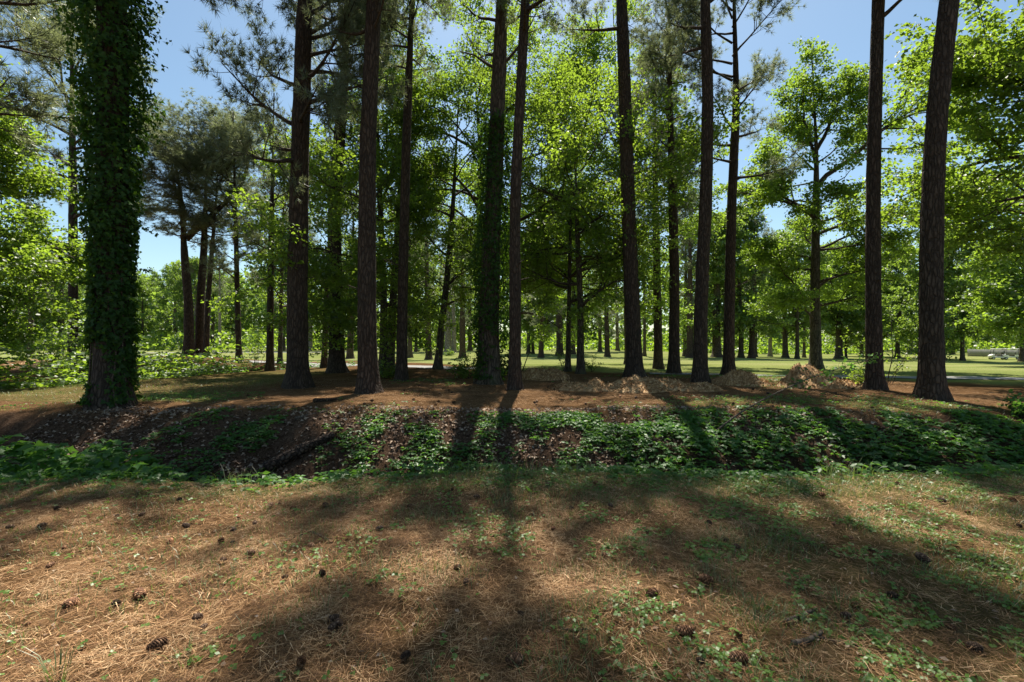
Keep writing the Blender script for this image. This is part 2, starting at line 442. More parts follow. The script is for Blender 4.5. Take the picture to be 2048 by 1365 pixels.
gx = spread(-12, 12, 0.15, 900, 1.10, -900)
gy = spread(0, 12.5, 0.12, 2500, 1.045, -60)
GX, GY = np.meshgrid(gx, gy)
GZ = height(GX, GY)
fx, fy = GX.ravel(), GY.ravel()
nx = len(gx)
i = np.arange(len(gy) - 1)[:, None] * nx + np.arange(nx - 1)[None]
quads = np.stack([i, i + 1, i + nx + 1, i + nx], -1).reshape(-1, 4)
gme = mesh_np('ground', np.stack([fx, fy, GZ.ravel()], -1), None, quads,
              {'lawn': lawn_mask(fx, fy), 'green': green_mask(fx, fy), 'soil': soil_mask(fx, fy)}, True)
ground = link('ground', gme, ground_material()); ground['kind'] = 'structure'

def strip(name, pts, widths, lift, mat):
    pts = np.array([(p[0], p[1]) for p in pts]); n = 60
    t = np.linspace(0, len(pts) - 1, n)
    x = np.interp(t, range(len(pts)), pts[:, 0]); y = np.interp(t, range(len(pts)), pts[:, 1])
    w = np.interp(t, np.linspace(0, len(pts) - 1, len(widths)), widths)
    for _ in range(4):
        x[1:-1] = (x[:-2] + x[1:-1] * 2 + x[2:]) / 4; y[1:-1] = (y[:-2] + y[1:-1] * 2 + y[2:]) / 4
    tx, ty = np.gradient(x), np.gradient(y); L = np.hypot(tx, ty); nx_, ny_ = -ty / L, tx / L
    rows = []
    for k in np.linspace(-1, 1, 5):
        ww = w * (1 + 0.12 * (vnoise(t * 3, k * 0 + t * 0 + k * 9, 3) - 0.5)) * k / 2
        xx, yy = x + nx_ * ww, y + ny_ * ww
        rows.append(np.stack([xx, yy, height(xx, yy) + lift], -1))
    v = np.stack(rows, 1).reshape(-1, 3)
    i = np.arange(n - 1)[:, None] * 5 + np.arange(4)[None]
    q = np.stack([i, i + 1, i + 6, i + 5], -1).reshape(-1, 4)
    o = link(name, mesh_np(name, v, None, q, None, True), mat); o['kind'] = 'structure'
    return o
strip('path', [hit(1300, 748.5), hit(1500, 751.5), hit(1750, 755), hit(2048, 759.5), hit(2400, 764)], [0.8, 1.3, 1.3], 0.03, M['asphalt'])
strip('path', [hit(500, 724), hit(600, 727), hit(712, 730), hit(850, 735), hit(950, 738)], [1.6, 2.2, 1.6], 0.03, M['asphalt'])
strip('path', [hit(-300, 709), hit(0, 708.5), hit(250, 707), hit(420, 706), hit(700, 705)], [4, 4, 3], 0.05, M['asphalt'])

# ------------------------------------------------------------------ trees: generators
def path(p, d, L, n, wander, up, rng):
    pts = [np.array(p, float)]; d = np.array(d, float); d /= np.linalg.norm(d); st = L / n
    for k in range(n):
        d = d + wander * rng.normal(size=3) + np.array([0, 0, up]); d /= np.linalg.norm(d)
        pts.append(pts[-1] + d * st)
    return np.array(pts)

def side_dir(tan, ang, rng, flat=0.0):
    r = rng.normal(size=3); r[2] *= (1 - flat)
    s = r - tan * (r @ tan); s /= np.linalg.norm(s) + 1e-9
    return tan * math.cos(ang) + s * math.sin(ang)

def grow(limbs, rng, g_of, kind, sub_per_m=2.2, twig_per_m=3.4, sides=6):
    """limbs: (pos, dir, length, radius, up).  Wood goes to g_of(i); returns twig polylines"""
    twigs = []
    for li, (p, d, L, r, up) in enumerate(limbs):
        g = g_of(li)
        n = max(6, int(L * 2.2))
        pts = path(p, d, L, n, 0.13 if kind == 'leaf' else 0.10, up, rng)
        rad = r * (1 - 0.86 * np.linspace(0, 1, n + 1) ** 0.8)
        g.tube(pts, rad, sides, r=0.5)
        ns = max(3, int(L * sub_per_m))
        for k in range(ns):
            lo = 0.28 if kind == 'leaf' else 0.33; t = lo + (0.98 - lo) * (k + rng.random() * 0.9) / ns
            t = min(t, 0.99); fi = t * n; i0 = min(int(fi), n - 1)
            q = pts[i0] * (1 - fi + i0) + pts[i0 + 1] * (fi - i0)
            tan = pts[i0 + 1] - pts[i0]; tan /= np.linalg.norm(tan)
            Ls = (L * (0.20 + 0.34 * (1 - t)) if kind == 'leaf' else L * (0.15 + 0.26 * (1 - t))) * (0.7 + 0.6 * rng.random()) + 0.3
            sd_ = side_dir(tan, math.radians(rng.uniform(35, 70)), rng, 0.45)
            m = 5
            sp = path(q, sd_, Ls, m, 0.14, 0.05 if kind == 'leaf' else 0.09, rng)
            r0 = max(0.008, np.interp(t, [0, 1], [r, r * 0.14]) * 0.5)
            g.tube(sp[[0, 2, 3, 5]], r0 * (1 - 0.75 * np.array([0, .4, .6, 1.])), 4 if r0 > .012 else 3, r=0.5)
            nt2 = max(2, int(Ls * twig_per_m))
            for j in range(nt2):
                u = 0.25 + 0.75 * (j + rng.random()) / nt2; u = min(u, 0.99); fj = u * m; j0 = min(int(fj), m - 1)
                q2 = sp[j0] * (1 - fj + j0) + sp[j0 + 1] * (fj - j0)
                tn = sp[j0 + 1] - sp[j0]; tn /= np.linalg.norm(tn)
                Lt = rng.uniform(0.3, 0.75)
                td = side_dir(tn, math.radians(rng.uniform(25, 65)), rng, 0.3)
                tp = path(q2, td, Lt, 2, 0.12, -0.02 if kind == 'leaf' else 0.12, rng)
                g.tube(tp[::2], [0.007, 0.003], 3, r=0.5)
                twigs.append(tp)
            twigs.append(sp[-3:])
    return twigs

def leaves_on(twigs, per, size, rng, tv=OVAL * np.array([1.45, 1, 1.6]), tt=OVAL_T, scatter=0.12, droop=0.35, g=None):
    g = g or Geo()
    tw = np.stack([np.stack([t[0], t[len(t) // 2], t[-1]]) for t in twigs])
    n = len(tw); k = np.repeat(np.arange(n), per)
    u = rng.random(len(k)) ** 0.7
    a = tw[k, 0]; b = tw[k, 1]; c = tw[k, 2]
    pos = np.where((u < .5)[:, None], a + (b - a) * (u * 2)[:, None], b + (c - b) * (u * 2 - 1)[:, None])
    pos = pos + rng.normal(size=pos.shape) * scatter * np.array([1, 1, 0.38])
    fwd = unit(rng.normal(size=pos.shape) * np.array([1, 1, 0.4]) + np.array([0, 0, -droop]))
    up = unit(rng.normal(size=pos.shape) * 0.75 + np.array([0, 0, 1.0]))
    clump = rng.random(n)[k]
    r = np.clip(0.55 * clump + 0.45 * rng.random(len(k)), 0, 1)
    g.stamp(tv, tt, pos, fwd, up, size * rng.uniform(0.65, 1.15, len(k)), r)
    return g

TUFTS = [tuft(12, 1.25, 0.033, s) for s in (1, 2, 3)]
TUFTS_FAR = [tuft(9, 1.3, 0.042, s) for s in (4, 5)]
def needles_on(twigs, rng, size=0.2, per=2, far=False):
    g = Geo(); tl = TUFTS_FAR if far else TUFTS
    P, F = [], []
    for t in twigs:
        d = unit(t[-1] - t[-2])
        P.append(t[-1]); F.append(d)
        for j in range(per):
            u = 0.25 + 0.7 * rng.random()
            P.append(t[0] * (1 - u) + t[-1] * u + rng.normal(size=3) * 0.03); F.append(unit(d + rng.normal(size=3) * 0.6))
    P = np.array(P); F = np.array(F); pick = rng.integers(0, len(tl), len(P))
    r = rng.random(len(P))
    for k, (tv, tt) in enumerate(tl):
        s = pick == k
        g.stamp(tv, tt, P[s], F[s], rand_dirs(s.sum(), rng), size * rng.uniform(0.8, 1.25, s.sum()), r[s])
    return g

def pine_crown(seed, Hc=14.0, R=3.4, n=30, far=False, flat_top=False, thin=1.0, bend=0.02):
    """crown on an axis from z=0 to Hc; returns wood and needle meshes"""
    rng = np.random.default_rng(seed); limbs = []; wood = Geo()
    for k in range(n):
        f = (k + rng.random() * 0.8) / n
        f = f ** 0.85
        z = f * Hc * 0.97
        prof = (0.55 + 0.6 * f * 1.4) if f < 0.4 else (0.9 * (1 - ((f - 0.4) / 0.62) ** 1.7) + 0.12)
        if flat_top: prof = 0.45 + 0.75 * f - 0.35 * max(0, f - 0.8) * 4
        L = R * prof * rng.uniform(0.65, 1.2)
        a = rng.random() * 6.283 if k % 3 else k * 2.4
        el = math.radians(rng.uniform(-12, 20) + 42 * f)
        d = (math.cos(a) * math.cos(el), math.sin(a) * math.cos(el), math.sin(el))
        limbs.append(((0, 0, z), d, max(L, 0.6), (0.075 if not far else 0.09) * (1.15 - 0.7 * f), rng.uniform(-0.01, 0.055) + bend))
    tw = grow(limbs, rng, lambda i: wood, 'pine', (3.6 if not far else 2.8) * thin, 6.0 if not far else 4.0, 6 if not far else 4)
    nd = needles_on(tw, rng, 0.24 if not far else 0.38, 3 if not far else 2, far)
    return wood.mesh('pine_limbs'), nd.mesh('pine_needles')

def leaf_crown(seed, H=15.0, R=4.8, n=22, per=12, size=0.15, far=False, z_lo=0.18, droop=0.0, oval=False):
    rng = np.random.default_rng(seed); limbs = []; wood = Geo()
    for k in range(n):
        f = (k + rng.random() * 0.8) / n
        z = H * (z_lo + (0.93 - z_lo) * f)
        prof = math.sin(math.pi * (0.22 + 0.72 * f)) ** 0.8
        L = R * prof * rng.uniform(0.75, 1.25)
        a = k * 2.4 + rng.normal() * 0.4
        el = math.radians(12 + 55 * f * f + rng.uniform(-10, 14))
        d = (math.cos(a) * math.cos(el), math.sin(a) * math.cos(el), math.sin(el))
        limbs.append(((0, 0, z), d, max(L, 0.8), 0.085 * (1.2 - 0.85 * f), 0.01 - droop * (1 - f)))
    tw = grow(limbs, rng, lambda i: wood, 'leaf', 2.3 if not far else 1.9, 3.4 if not far else 2.2, 6 if not far else 4)
    lv = leaves_on(tw, per, size, rng, scatter=0.13 if not far else 0.3)
    return wood.mesh('leafy_limbs'), lv.mesh('leafy_foliage')

def trunk_mesh(pts, r_ref, H, seed, flare=0.5, sides=22, taper=0.55, top_r=0.06, seg=0.22):
    """tapered, slightly uneven trunk along a curve (world offsets from the base); H is the height"""
    rng = np.random.default_rng(seed)
    pts = np.array(pts, float); zz = np.arange(-0.25, H, seg if H < 14 else seg * 1.3)
    x = np.interp(zz, pts[:, 2], pts[:, 0]); y = np.interp(zz, pts[:, 2], pts[:, 1])
    if H > pts[-1, 2]:
        s = (pts[-1] - pts[-2]) / (pts[-1, 2] - pts[-2, 2]); m = zz > pts[-1, 2]
        x[m] = pts[-1, 0] + s[0] * (zz[m] - pts[-1, 2]); y[m] = pts[-1, 1] + s[1] * (zz[m] - pts[-1, 2])
    k = np.ones(9) / 9
    xp = np.convolve(np.pad(x, 4, 'edge'), k, 'valid'); yp = np.convolve(np.pad(y, 4, 'edge'), k, 'valid')
    x = x + (xp - x) * np.clip(zz / 1.5, 0, 1); y = y + (yp - y) * np.clip(zz / 1.5, 0, 1)
    f = np.clip(zz / H, 0, 1)
    r = r_ref * (1.08 - taper * f) * (1 - 0.86 * np.clip((f - 0.5) / 0.5, 0, 1) ** 0.9)
    r = np.maximum(r, top_r * (1 - 0.5 * f)) * (1 + flare * np.exp(-np.maximum(zz, -0.2) / 0.38))
    a = np.arange(sides) / sides * 2 * math.pi
    lob = sum(rng.uniform(0.3, 1) * np.cos(a * kk + rng.random() * 6.28) for kk in (3, 4, 5, 7)) / 3
    A, Z = np.meshgrid(a, zz)
    wob = 1 + 0.16 * flare * lob[None] * np.exp(-np.maximum(Z, 0) / 0.5) * 2
    ca, sa = np.cos(A), np.sin(A)
    wob = wob + 0.10 * (fbm(ca * 3 + 7, Z * 1.6 + sa * 3, seed, 3) - 0.5) + 0.09 * (vnoise(A * sides / 6.283 * 0.45, Z * 3.0, seed + 5) - 0.5)
    g = Geo(); g.tube(np.stack([x, y, zz], -1), r, sides, wob=wob, r=0.5)
    return g.mesh('trunk', True), (zz, x, y, r)

def px_curve(base, d, ppx):
    """trunk curve from photo pixels at the trunk's own distance, relative to its base"""
    out = [(0, 0, 0)]
    for px, py in ppx:
        p = at(px, py, d); out.append((p.x - base.x, 0.0, p.z - base.z))
    return out

PINE = [pine_crown(11), pine_crown(12, R=3.7, n=28), pine_crown(13, R=3.1, n=30), pine_crown(14, R=4.0, n=27), pine_crown(15, R=4.0, n=44)]
PINE_TOP = pine_crown(21, 11.0, 4.4, 32, flat_top=True)
PINE_FAR = [pine_crown(31, 14, 3.8, 24, True), pine_crown(32, 14, 3.4, 22, True)]
LEAFY_FAR = [leaf_crown(41, 16, 5.6, 30, 15, 0.34, True, 0.16), leaf_crown(42, 17, 5.0, 28, 15, 0.34, True, 0.22), leaf_crown(43, 14, 5.8, 28, 15, 0.34, True, 0.12, 0.03)]
LEAFY_MID = [leaf_crown(51, 15, 4.4, 26, 7, 0.135, False, 0.20)]

def add_crown(parent, pair, mats, loc, rotz, scale, axis=None, wood_name='limb_whorl'):
    q = Quaternion((0, 0, 1), rotz)
    if axis is not None: q = Vector(axis).normalized().to_track_quat('Z', 'Y') @ q
    for nm, me, mt in ((wood_name, pair[0], mats[0]), ('crown', pair[1], mats[1])):
        o = link(nm, me, mt, parent, loc)
        o.rotation_mode = 'QUATERNION'; o.rotation_quaternion = q; o.scale = scale
    return o

def near_pine(px, py, w, ppx, label, H=25, z0=10, variant=0, rot=0, cs=1.0, mat='pine_bark', group='tall pines beyond the ditch', flare=0.5, crown=True, depth=None, name='pine_tree', sides=22, pair=None):
    b = hit(px, py) if depth is None else Vector(((px - CX) / FPX * depth, depth, hf((px - CX) / FPX * depth, depth)))
    d = b.y
    t = thing(name, b, label, 'tree', group)
    r = w / FPX * d / 2 * cosx(px)
    me, (zz, x, y, rr) = trunk_mesh(px_curve(b, d, ppx), r, H, int(abs(px)) + 3, flare, sides)
    link('trunk', me, M[mat], t)
    srng = np.random.default_rng(int(abs(px)) + 77)
    for k in range(int(srng.integers(3, 7))):
        z = srng.uniform(2.2, z0 + 1); a = srng.random() * 6.283; i = int(np.argmin(abs(zz - z))); L = rr[i] + srng.choice([.06, .12, .3, .7])
        p = path((x[i], y[i], z), (math.cos(a), math.sin(a), srng.uniform(-.1, .5)), L, 4, .08, .02, srng)
        g = Geo(); g.tube(p, np.linspace(.028, .012, 5), 6, True); link('dead_stub', g.mesh('dead_stub', True), M['limb_bark'], t)
    if crown:
        i = int(np.argmin(abs(zz - z0))); j = len(zz) - 3
        ax = (x[j] - x[i], y[j] - y[i], zz[j] - zz[i])
        pr = pair or PINE[variant]
        s = (H - z0) / 14.0 if pair is None else (H - z0) / 11.0
        add_crown(t, pr, (M['limb_bark'], M['needle']), (x[i], y[i], zz[i]), rot, (cs, cs, s), ax)
    return t, b

# ------------------------------------------------------------------ the pines of the near stand
near_pine(596, 776, 42, [(594, 600), (600, 300), (610, 0)], 'straight bare pine standing alone right of the ivy-wrapped trunk', 25, 7.6, 4, 2.6, 1.0)
near_pine(674, 746, 30, [(671, 600), (668, 420), (690, 130), (694, 0)], 'pine with leaves over its trunk between two thicker bare trunks', 25, 9.6, 1, 2.0, .8)
near_pine(737, 785, 37, [(733, 600), (735, 300), (748, 0)], 'thick dark pine second from the ivy-wrapped trunk, nearest to the ditch', 24, 10.6, 2, 4.0, 0.72)
near_pine(803, 762, 21, [(806, 560), (812, 300), (824, 0)], 'slim dark pine right of the thick pair of trunks', 22, 12, 3, 1.0, 0.6)
near_pine(1030, 780, 23, [(1030, 600), (1030, 400), (1040, 200), (1051, 0)], 'straight slender reddish pine just right of the vine-covered trunk', 25, 11.6, 0, 3.3, 0.9)
near_pine(1270, 755, 30, [(1264, 600), (1256, 400), (1250, 200), (1243, 0)], 'pine leaning slightly left behind the long wood chip heap', 30, 15, 1, 5.0, 1.1)
near_pine(1317, 738, 17, [(1314, 560), (1311, 400), (1310, 250), (1312, 0)], 'thin pine at field edge, left of its close twin', 19, 7.5, 3, 0.2, 0.8)
near_pine(1348, 748, 21, [(1349, 560), (1346, 400), (1341, 250), (1338, 0)], 'straight pine at field edge, right of its close twin', 20, 9, 2, 2.2, 0.75)
near_pine(1400, 765, 27, [(1402, 600), (1412, 400), (1416, 200), (1410, 0)], 'brown pine leaning right at the end of long chip heap', 28, 13, 0, 4.4, 0.8)
near_pine(1457, 752, 22, [(1459, 600), (1463, 420), (1473, 200), (1468, 0)], 'slightly curved pine rising behind the small round chip pile', 22, 9.0, 1, 0.9, 0.95)
near_pine(1750, 780, 33, [(1746, 600), (1746, 400), (1750, 200), (1757, 0)], 'straight pine with a leafy sapling at its right foot', 26, 11.6, 3, 3.7, 0.9)
near_pine(1862, 797, 50, [(1862, 600), (1864, 400), (1872, 250), (1884, 120), (1899, 0)], 'thickest bare pine at right, leaning right, with plated bark', 27, 12, 2, 1.7, 0.9, sides=40)
near_pine(540, 742, 15, [(541, 600), (543, 450), (548, 200)], 'thin dark pine with low needled limbs left of the straight bare pine', 15, 5.0, 1, 1.2, 0.62)
near_pine(648, 736, 12, [(653, 600), (662, 450), (668, 300)], 'slim trunk leaning right against its thicker neighbour', 14, 8, 3, 2.8, 0.5)
# three crowded pines on the spoil bank
near_pine(378, 710, 21, [(377, 600), (368, 500), (366, 440), (352, 380)], 'crooked forking pine, leftmost of three on the bank', 13.4, 7.6, pair=PINE_TOP, rot=0.4, cs=1.0, depth=31.5, group='pines on the bank behind the ivy tree')
near_pine(399, 712, 19, [(401, 600), (408, 500), (412, 380), (414, 250)], 'straight middle pine of three on the bank', 15.6, 8.4, pair=PINE_TOP, rot=2.1, cs=1.1, depth=32.3, group='pines on the bank behind the ivy tree')
near_pine(412, 713, 12, [(416, 600), (424, 500), (432, 400), (440, 250)], 'slim right-hand pine of three on the bank', 14, 7.6, pair=PINE_TOP, rot=4.2, cs=.9, depth=31.2, group='pines on the bank behind the ivy tree')
# pine with sweeping limbs behind the ivy tree, far left
near_pine(146, 738, 22, [(146, 600), (146, 400), (144, 200), (143, 0)], 'pine with long sweeping limbs partly hidden behind the ivy tree', 22, 7.0, 3, 2.6, 1.35)
near_pine(-150, 800, 44, [(-150, 600), (-160, 0)], 'pine with limbs hanging into view at upper left edge', 24, 7.5, 0, 1.9, 1.35)
near_pine(2300, 800, 48, [(2300, 600), (2310, 0)], 'pine beyond the right edge that shades the foreground', 26, 10, 1, 0.5, 1.15)

def fork(px0, d, ppx, r, parent_loc, parent):
    pts = [np.array(at(px, py, d)) - np.array(parent_loc) for px, py in ppx]
    P = np.array(pts); t = np.linspace(0, len(P) - 1, 24)
    P = np.stack([np.interp(t, range(len(P)), P[:, k]) for k in range(3)], -1)
    for _ in range(3): P[1:-1] = (P[:-2] + 2 * P[1:-1] + P[2:]) / 4
    P[:, 1] += 0.5 * np.sin(np.linspace(0, 2, len(P)))
    g = Geo(); g.tube(P, r * (1 - 0.75 * np.linspace(0, 1, len(P))), 10, r=0.5)
    return link('limb', g.mesh('limb', True), M['pine_bark'], parent)
for o in list(bpy.data.objects):
    if o.get('label', '').startswith('crooked forking'):
        fork(0, o.location.y, [(372, 478), (385, 462), (405, 440), (440, 405), (470, 375), (488, 330), (486, 290)], 0.24, o.location, o)
        fork(0, o.location.y, [(366, 450), (362, 420), (352, 390), (345, 345), (335, 310)], 0.2, o.location, o)

# ------------------------------------------------------------------ ivy
def ivy(base, curve, name_label, n, z_lo, z_hi, rad_fn, size, seed, holes=0.35):
    rng = np.random.default_rng(seed); g = Geo()
    z = z_lo + (z_hi - z_lo) * rng.random(n) ** 0.95; a = rng.random(n) * 6.283
    keep = vnoise(a * 1.6, z * 0.9, seed) + 0.55 * np.clip((z - 1.2) / 2.6, -1, 0.8) > holes
    z, a = z[keep], a[keep]
    zz, x, y, rr = curve
    cx, cy, r = np.interp(z, zz, x), np.interp(z, zz, y), np.interp(z, zz, rr)
    thick = rad_fn(z) * (0.15 + 2.2 * fbm(a * 2.2 + 3, z * 1.1, seed + 2, 4) ** 1.8)
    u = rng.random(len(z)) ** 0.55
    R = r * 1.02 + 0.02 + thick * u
    out = np.stack([np.cos(a), np.sin(a), 0 * a], -1)
    pos = np.stack([cx + out[:, 0] * R, cy + out[:, 1] * R, z], -1) + rng.normal(size=(len(z), 3)) * 0.03
    fwd = unit(out * 0.35 + rng.normal(size=pos.shape) * 0.45 + np.array([0, 0, -0.8]))
    up = unit(out * 1.2 + rng.normal(size=pos.shape) * 0.5 + np.array([0, 0, 0.35]))
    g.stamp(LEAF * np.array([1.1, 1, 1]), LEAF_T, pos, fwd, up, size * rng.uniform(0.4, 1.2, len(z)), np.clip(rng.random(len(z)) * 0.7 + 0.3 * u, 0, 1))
    tw = []
    for k in range(150):
        a0 = rng.random() * 6.283; zs = z_lo + (z_hi - z_lo) * rng.random(); i = int(np.argmin(abs(zz - zs))); R0 = rr[i] + .4 * rad_fn(np.array([zs]))[0]
        tw.append(path((x[i] + math.cos(a0) * R0, y[i] + math.sin(a0) * R0, zs), (math.cos(a0), math.sin(a0), rng.uniform(-.4, .5)), rng.uniform(.2, .6) * (.4 + min(1, zs / 5)), 2, .15, -.1, rng))
    leaves_on(tw, 12, size * .85, rng, LEAF, LEAF_T, .05, .5, g)
    o = thing('ivy_vine', base, name_label, 'ivy')
    link('foliage', g.mesh('ivy_foliage'), M['ivy'], o)
    for k in range(7):
        a0 = rng.random() * 6.283; zs = np.linspace(0.02, z_hi * rng.uniform(0.4, 0.9), 40); ang = a0 + np.cumsum(rng.normal(size=40) * 0.06)
        RR = np.interp(zs, zz, rr) * 1.04 + 0.012
        P = np.stack([np.interp(zs, zz, x) + np.cos(ang) * RR, np.interp(zs, zz, y) + np.sin(ang) * RR, zs], -1)
        gs = Geo(); gs.tube(P, np.linspace(0.022, 0.008, 40), 5, r=0.5)
        link('stem', gs.mesh('ivy_stem', True), M['stick'], o)
    return o

b = hit(223, 812); d = b.y
t = thing('pine_tree', b, 'massive trunk wrapped in dark ivy at left beside the ditch', 'tree', 'tall pines beyond the ditch')
me, cur = trunk_mesh(px_curve(b, d, [(224, 600), (226, 300), (224, 0)]), 72 / FPX * d / 2 * cosx(223), 25, 5, 0.45, 36)
link('trunk', me, M['pine_bark'], t)
add_crown(t, PINE[3], (M['limb_bark'], M['needle']), (cur[1][-1] * 0.5, 0, 9.5), 0.3, (1.15, 1.15, 1.1))
ivy(b, cur, 'dense dark green ivy coating the massive left trunk', 25000, 0.1, 15, lambda z: 0.03 + 0.06 * sstep(0.8, 3, z) + 0.34 * sstep(3.0, 6.5, z), 0.12, 61, 0.36)

b = hit(977, 768); d = b.y
t = thing('sweetgum_tree', b, 'upright trunk hung with vines in the middle of the stand', 'tree', 'leafy trees in the stand')
me, cur = trunk_mesh(px_curve(b, d, [(979, 650), (985, 450), (994, 250), (1004, 0)]), 36 / FPX * d / 2, 24, 15, 0.5, 28)
link('trunk', me, M['grey_bark'], t)
add_crown(t, LEAFY_MID[0], (M['limb_bark'], M['leaf']), (0.5, 0, 8), 1.3, (0.55, 0.55, 1.0))
ivy(b, cur, 'trailing vine leaves hanging from the upright middle trunk', 9000, 0.2, 10, lambda z: 0.10 + 0.45 * sstep(0.6, 3.0, z) * (1 - 0.6 * sstep(5, 9, z)), 0.125, 62, 0.42)

# ------------------------------------------------------------------ broad-leaved trees with limbs of their own
def broad_tree(px, py, w, ppx, limbs_px, label, H, seed, extra=14, per=12, size=0.15, mul=1.0, R=4.5, z_lo=3.0, mat='grey_bark', depth=None, name='sweetgum_tree', sub=2.4, tw=3.6, group='leafy trees in the stand', scatter=0.21):
    rng = np.random.default_rng(seed)
    b = hit(px, py) if depth is None else Vector(((px - CX) / FPX * depth, depth, hf((px - CX) / FPX * depth, depth)))
    d = b.y
    t = thing(name, b, label, 'tree', group)
    me, (zz, x, y, rr) = trunk_mesh(px_curve(b, d, ppx), w / FPX * d / 2 * cosx(px), H, seed, 0.55, 24, taper=0.75)
    link('trunk', me, M[mat], t)
    limbs = []
    for (sy, ex, ey, dy, r) in limbs_px:            # start height pixel, end pixel, depth offset, radius
        z = at(0, sy, d).z - b.z
        s = np.array([np.interp(z, zz, x), np.interp(z, zz, y), z])
        e = np.array(at(ex, ey, d + dy)) - np.array(b)
        L = np.linalg.norm(e - s)
        limbs.append((s, (e - s) / L + np.array([0, 0, 0.10]), L * 1.05, r, -0.012))
    for k in range(extra):
        f = (k + rng.random()) / extra; z = z_lo + (H * 0.95 - z_lo) * f
        a = k * 2.4 + rng.normal() * 0.4; el = math.radians(5 + 60 * f * f + rng.uniform(-10, 12))
        L = R * math.sin(math.pi * (0.25 + 0.68 * f)) ** 0.8 * rng.uniform(0.75, 1.2)
        limbs.append((np.array([np.interp(z, zz, x), np.interp(z, zz, y), z]), (math.cos(a) * math.cos(el), math.sin(a) * math.cos(el), math.sin(el)), max(L, 0.7), 0.09 * (1.15 - 0.8 * f), 0.008))
    geos = [Geo() for _ in limbs]
    tws = grow(limbs, rng, lambda i: geos[i], 'leaf', sub, tw)
    for g in geos: link('limb', g.mesh('limb', True), M['limb_bark'], t)
    link('crown', leaves_on(tws, int(per * mul), size, rng, scatter=scatter).mesh('leaf_crown'), M['leaf'], t)
    return t

broad_tree(1632, 738, 23, [(1630, 600), (1632, 400), (1633, 300), (1630, 240)],
           [(620, 1545, 560, -1, .10), (575, 1720, 560, 1, .10), (520, 1500, 490, 1.5, .12), (470, 1790, 430, -1.5, .11), (440, 1530, 330, -1, .14), (375, 1840, 215, 1, .17), (330, 1560, 210, 1, .12), (300, 1740, 150, -1, .13), (420, 1470, 400, 0, .09), (500, 1800, 500, 1, .09), (640, 1580, 640, -2, .07)],
           'round-crowned leafy tree behind the tall chip pile', 18.6, 201, 22, 7, 0.155, 5.6, 3.5, name='maple_tree')
broad_tree(962, 745, 12, [(962, 600), (958, 420), (960, 300), (950, 150)],
           [(420, 880, 240, 0.6, .10), (310, 800, 115, -1, .11), (300, 1010, 190, -1, .09), (260, 1150, 215, -1, .11), (440, 1230, 330, -1, .12), (470, 1380, 330, -2, .12), (500, 1330, 380, -1.5, .10), (520, 860, 550, -1, .08), (450, 1180, 450, -1, .09), (380, 1290, 270, 1, .11), (560, 1110, 520, 0, .07), (400, 760, 330, 1, .09)],
           'spreading leafy tree whose pale trunk forks behind the vine-covered trunk', 23, 202, 15, 4, 0.15, 5.4, 6.0, depth=27)
broad_tree(766, 738, 15, [(768, 600), (760, 400), (752, 200)], [(560, 640, 500, -1, .07), (450, 620, 330, 1, .09), (400, 860, 300, 0, .08), (590, 665, 590, -8, .07), (520, 640, 480, -9, .09), (560, 770, 560, -7, .07), (470, 700, 380, -8, .09)],
           'leafy tree, left of a pair with green crowns right of the thick pine', 22, 203, 20, 6, 0.14, 4.4, 3.0)
broad_tree(780, 738, 16, [(786, 600), (800, 400), (815, 200)], [(540, 880, 450, 0, .07), (470, 900, 380, 1, .08), (350, 700, 200, 0, .09)],
           'leafy tree, right of a pair with green crowns right of the thick pine', 23, 204, 22, 7, 0.13, 4.6, 3.4)
broad_tree(876, 738, 14, [(882, 660), (893, 570), (905, 430), (912, 300)], [(580, 830, 520, 0, .05), (540, 960, 480, 0, .06)],
           'short leafy tree leaning right near the asphalt path', 18, 205, 18, 7, 0.135, 3.6, 3.2)
broad_tree(1136, 743, 10, [(1138, 600), (1141, 450), (1146, 300)], [(560, 1075, 520, -1, .05), (500, 1060, 470, 0, .05)],
           'very slim leafy tree at field edge, left of an ivied stem', 13, 206, 13, 6, 0.135, 2.8, 4.6)
broad_tree(1161, 748, 14, [(1161, 600), (1155, 480), (1150, 300)], [(560, 1230, 500, 0, .05), (470, 1240, 420, 0, .05)],
           'slim leafy tree with ivy around its foot at field edge', 13.5, 207, 13, 6, 0.135, 2.8, 4.4)
broad_tree(1034, 733, 12, [(1036, 500), (1040, 300)], [(300, 1120, 120, 0, .1)], 'tall leafy tree directly behind the slender reddish pine', 25, 212, 20, 4, 0.165, 5.2, 5.0, depth=32)
broad_tree(1256, 733, 12, [(1250, 500), (1240, 300)], [(300, 1180, 100, 0, .1)], 'tall leafy tree directly behind the pine leaning left', 26, 213, 20, 4, 0.165, 5.4, 6.0, depth=33)
# trunks just outside the frame, their limbs reach into it
broad_tree(2270, 800, 34, [(2270, 600), (2260, 300), (2250, 0)],
           [(420, 1915, 350, 1, .11), (330, 1900, 240, 0, .13), (250, 1920, 90, 1, .13), (180, 1960, -20, 0, .12), (460, 1950, 430, 2, .09), (300, 2000, 300, -1, .1), (120, 1900, -120, 1, .12), (230, 2000, 160, -1, .09)],
           'leafy tree with boughs reaching in at upper right edge', 20, 208, 13, 5, 0.15, 5.2, 5.5, depth=14.5, name='maple_tree', group='leafy trees at the edges of view')
broad_tree(2060, 720, 15, [(2060, 600), (2050, 400)],
           [(640, 1975, 640, -2, .07), (620, 1950, 600, -1, .08), (580, 1960, 530, 0, .09), (600, 2080, 600, -3, .07), (560, 1990, 480, 1, .07)],
           'low-branched bright leafy tree at right edge in front of carts', 13.5, 209, 16, 6, 0.22, 4.4, 2.6, depth=33, group='leafy trees at the edges of view')
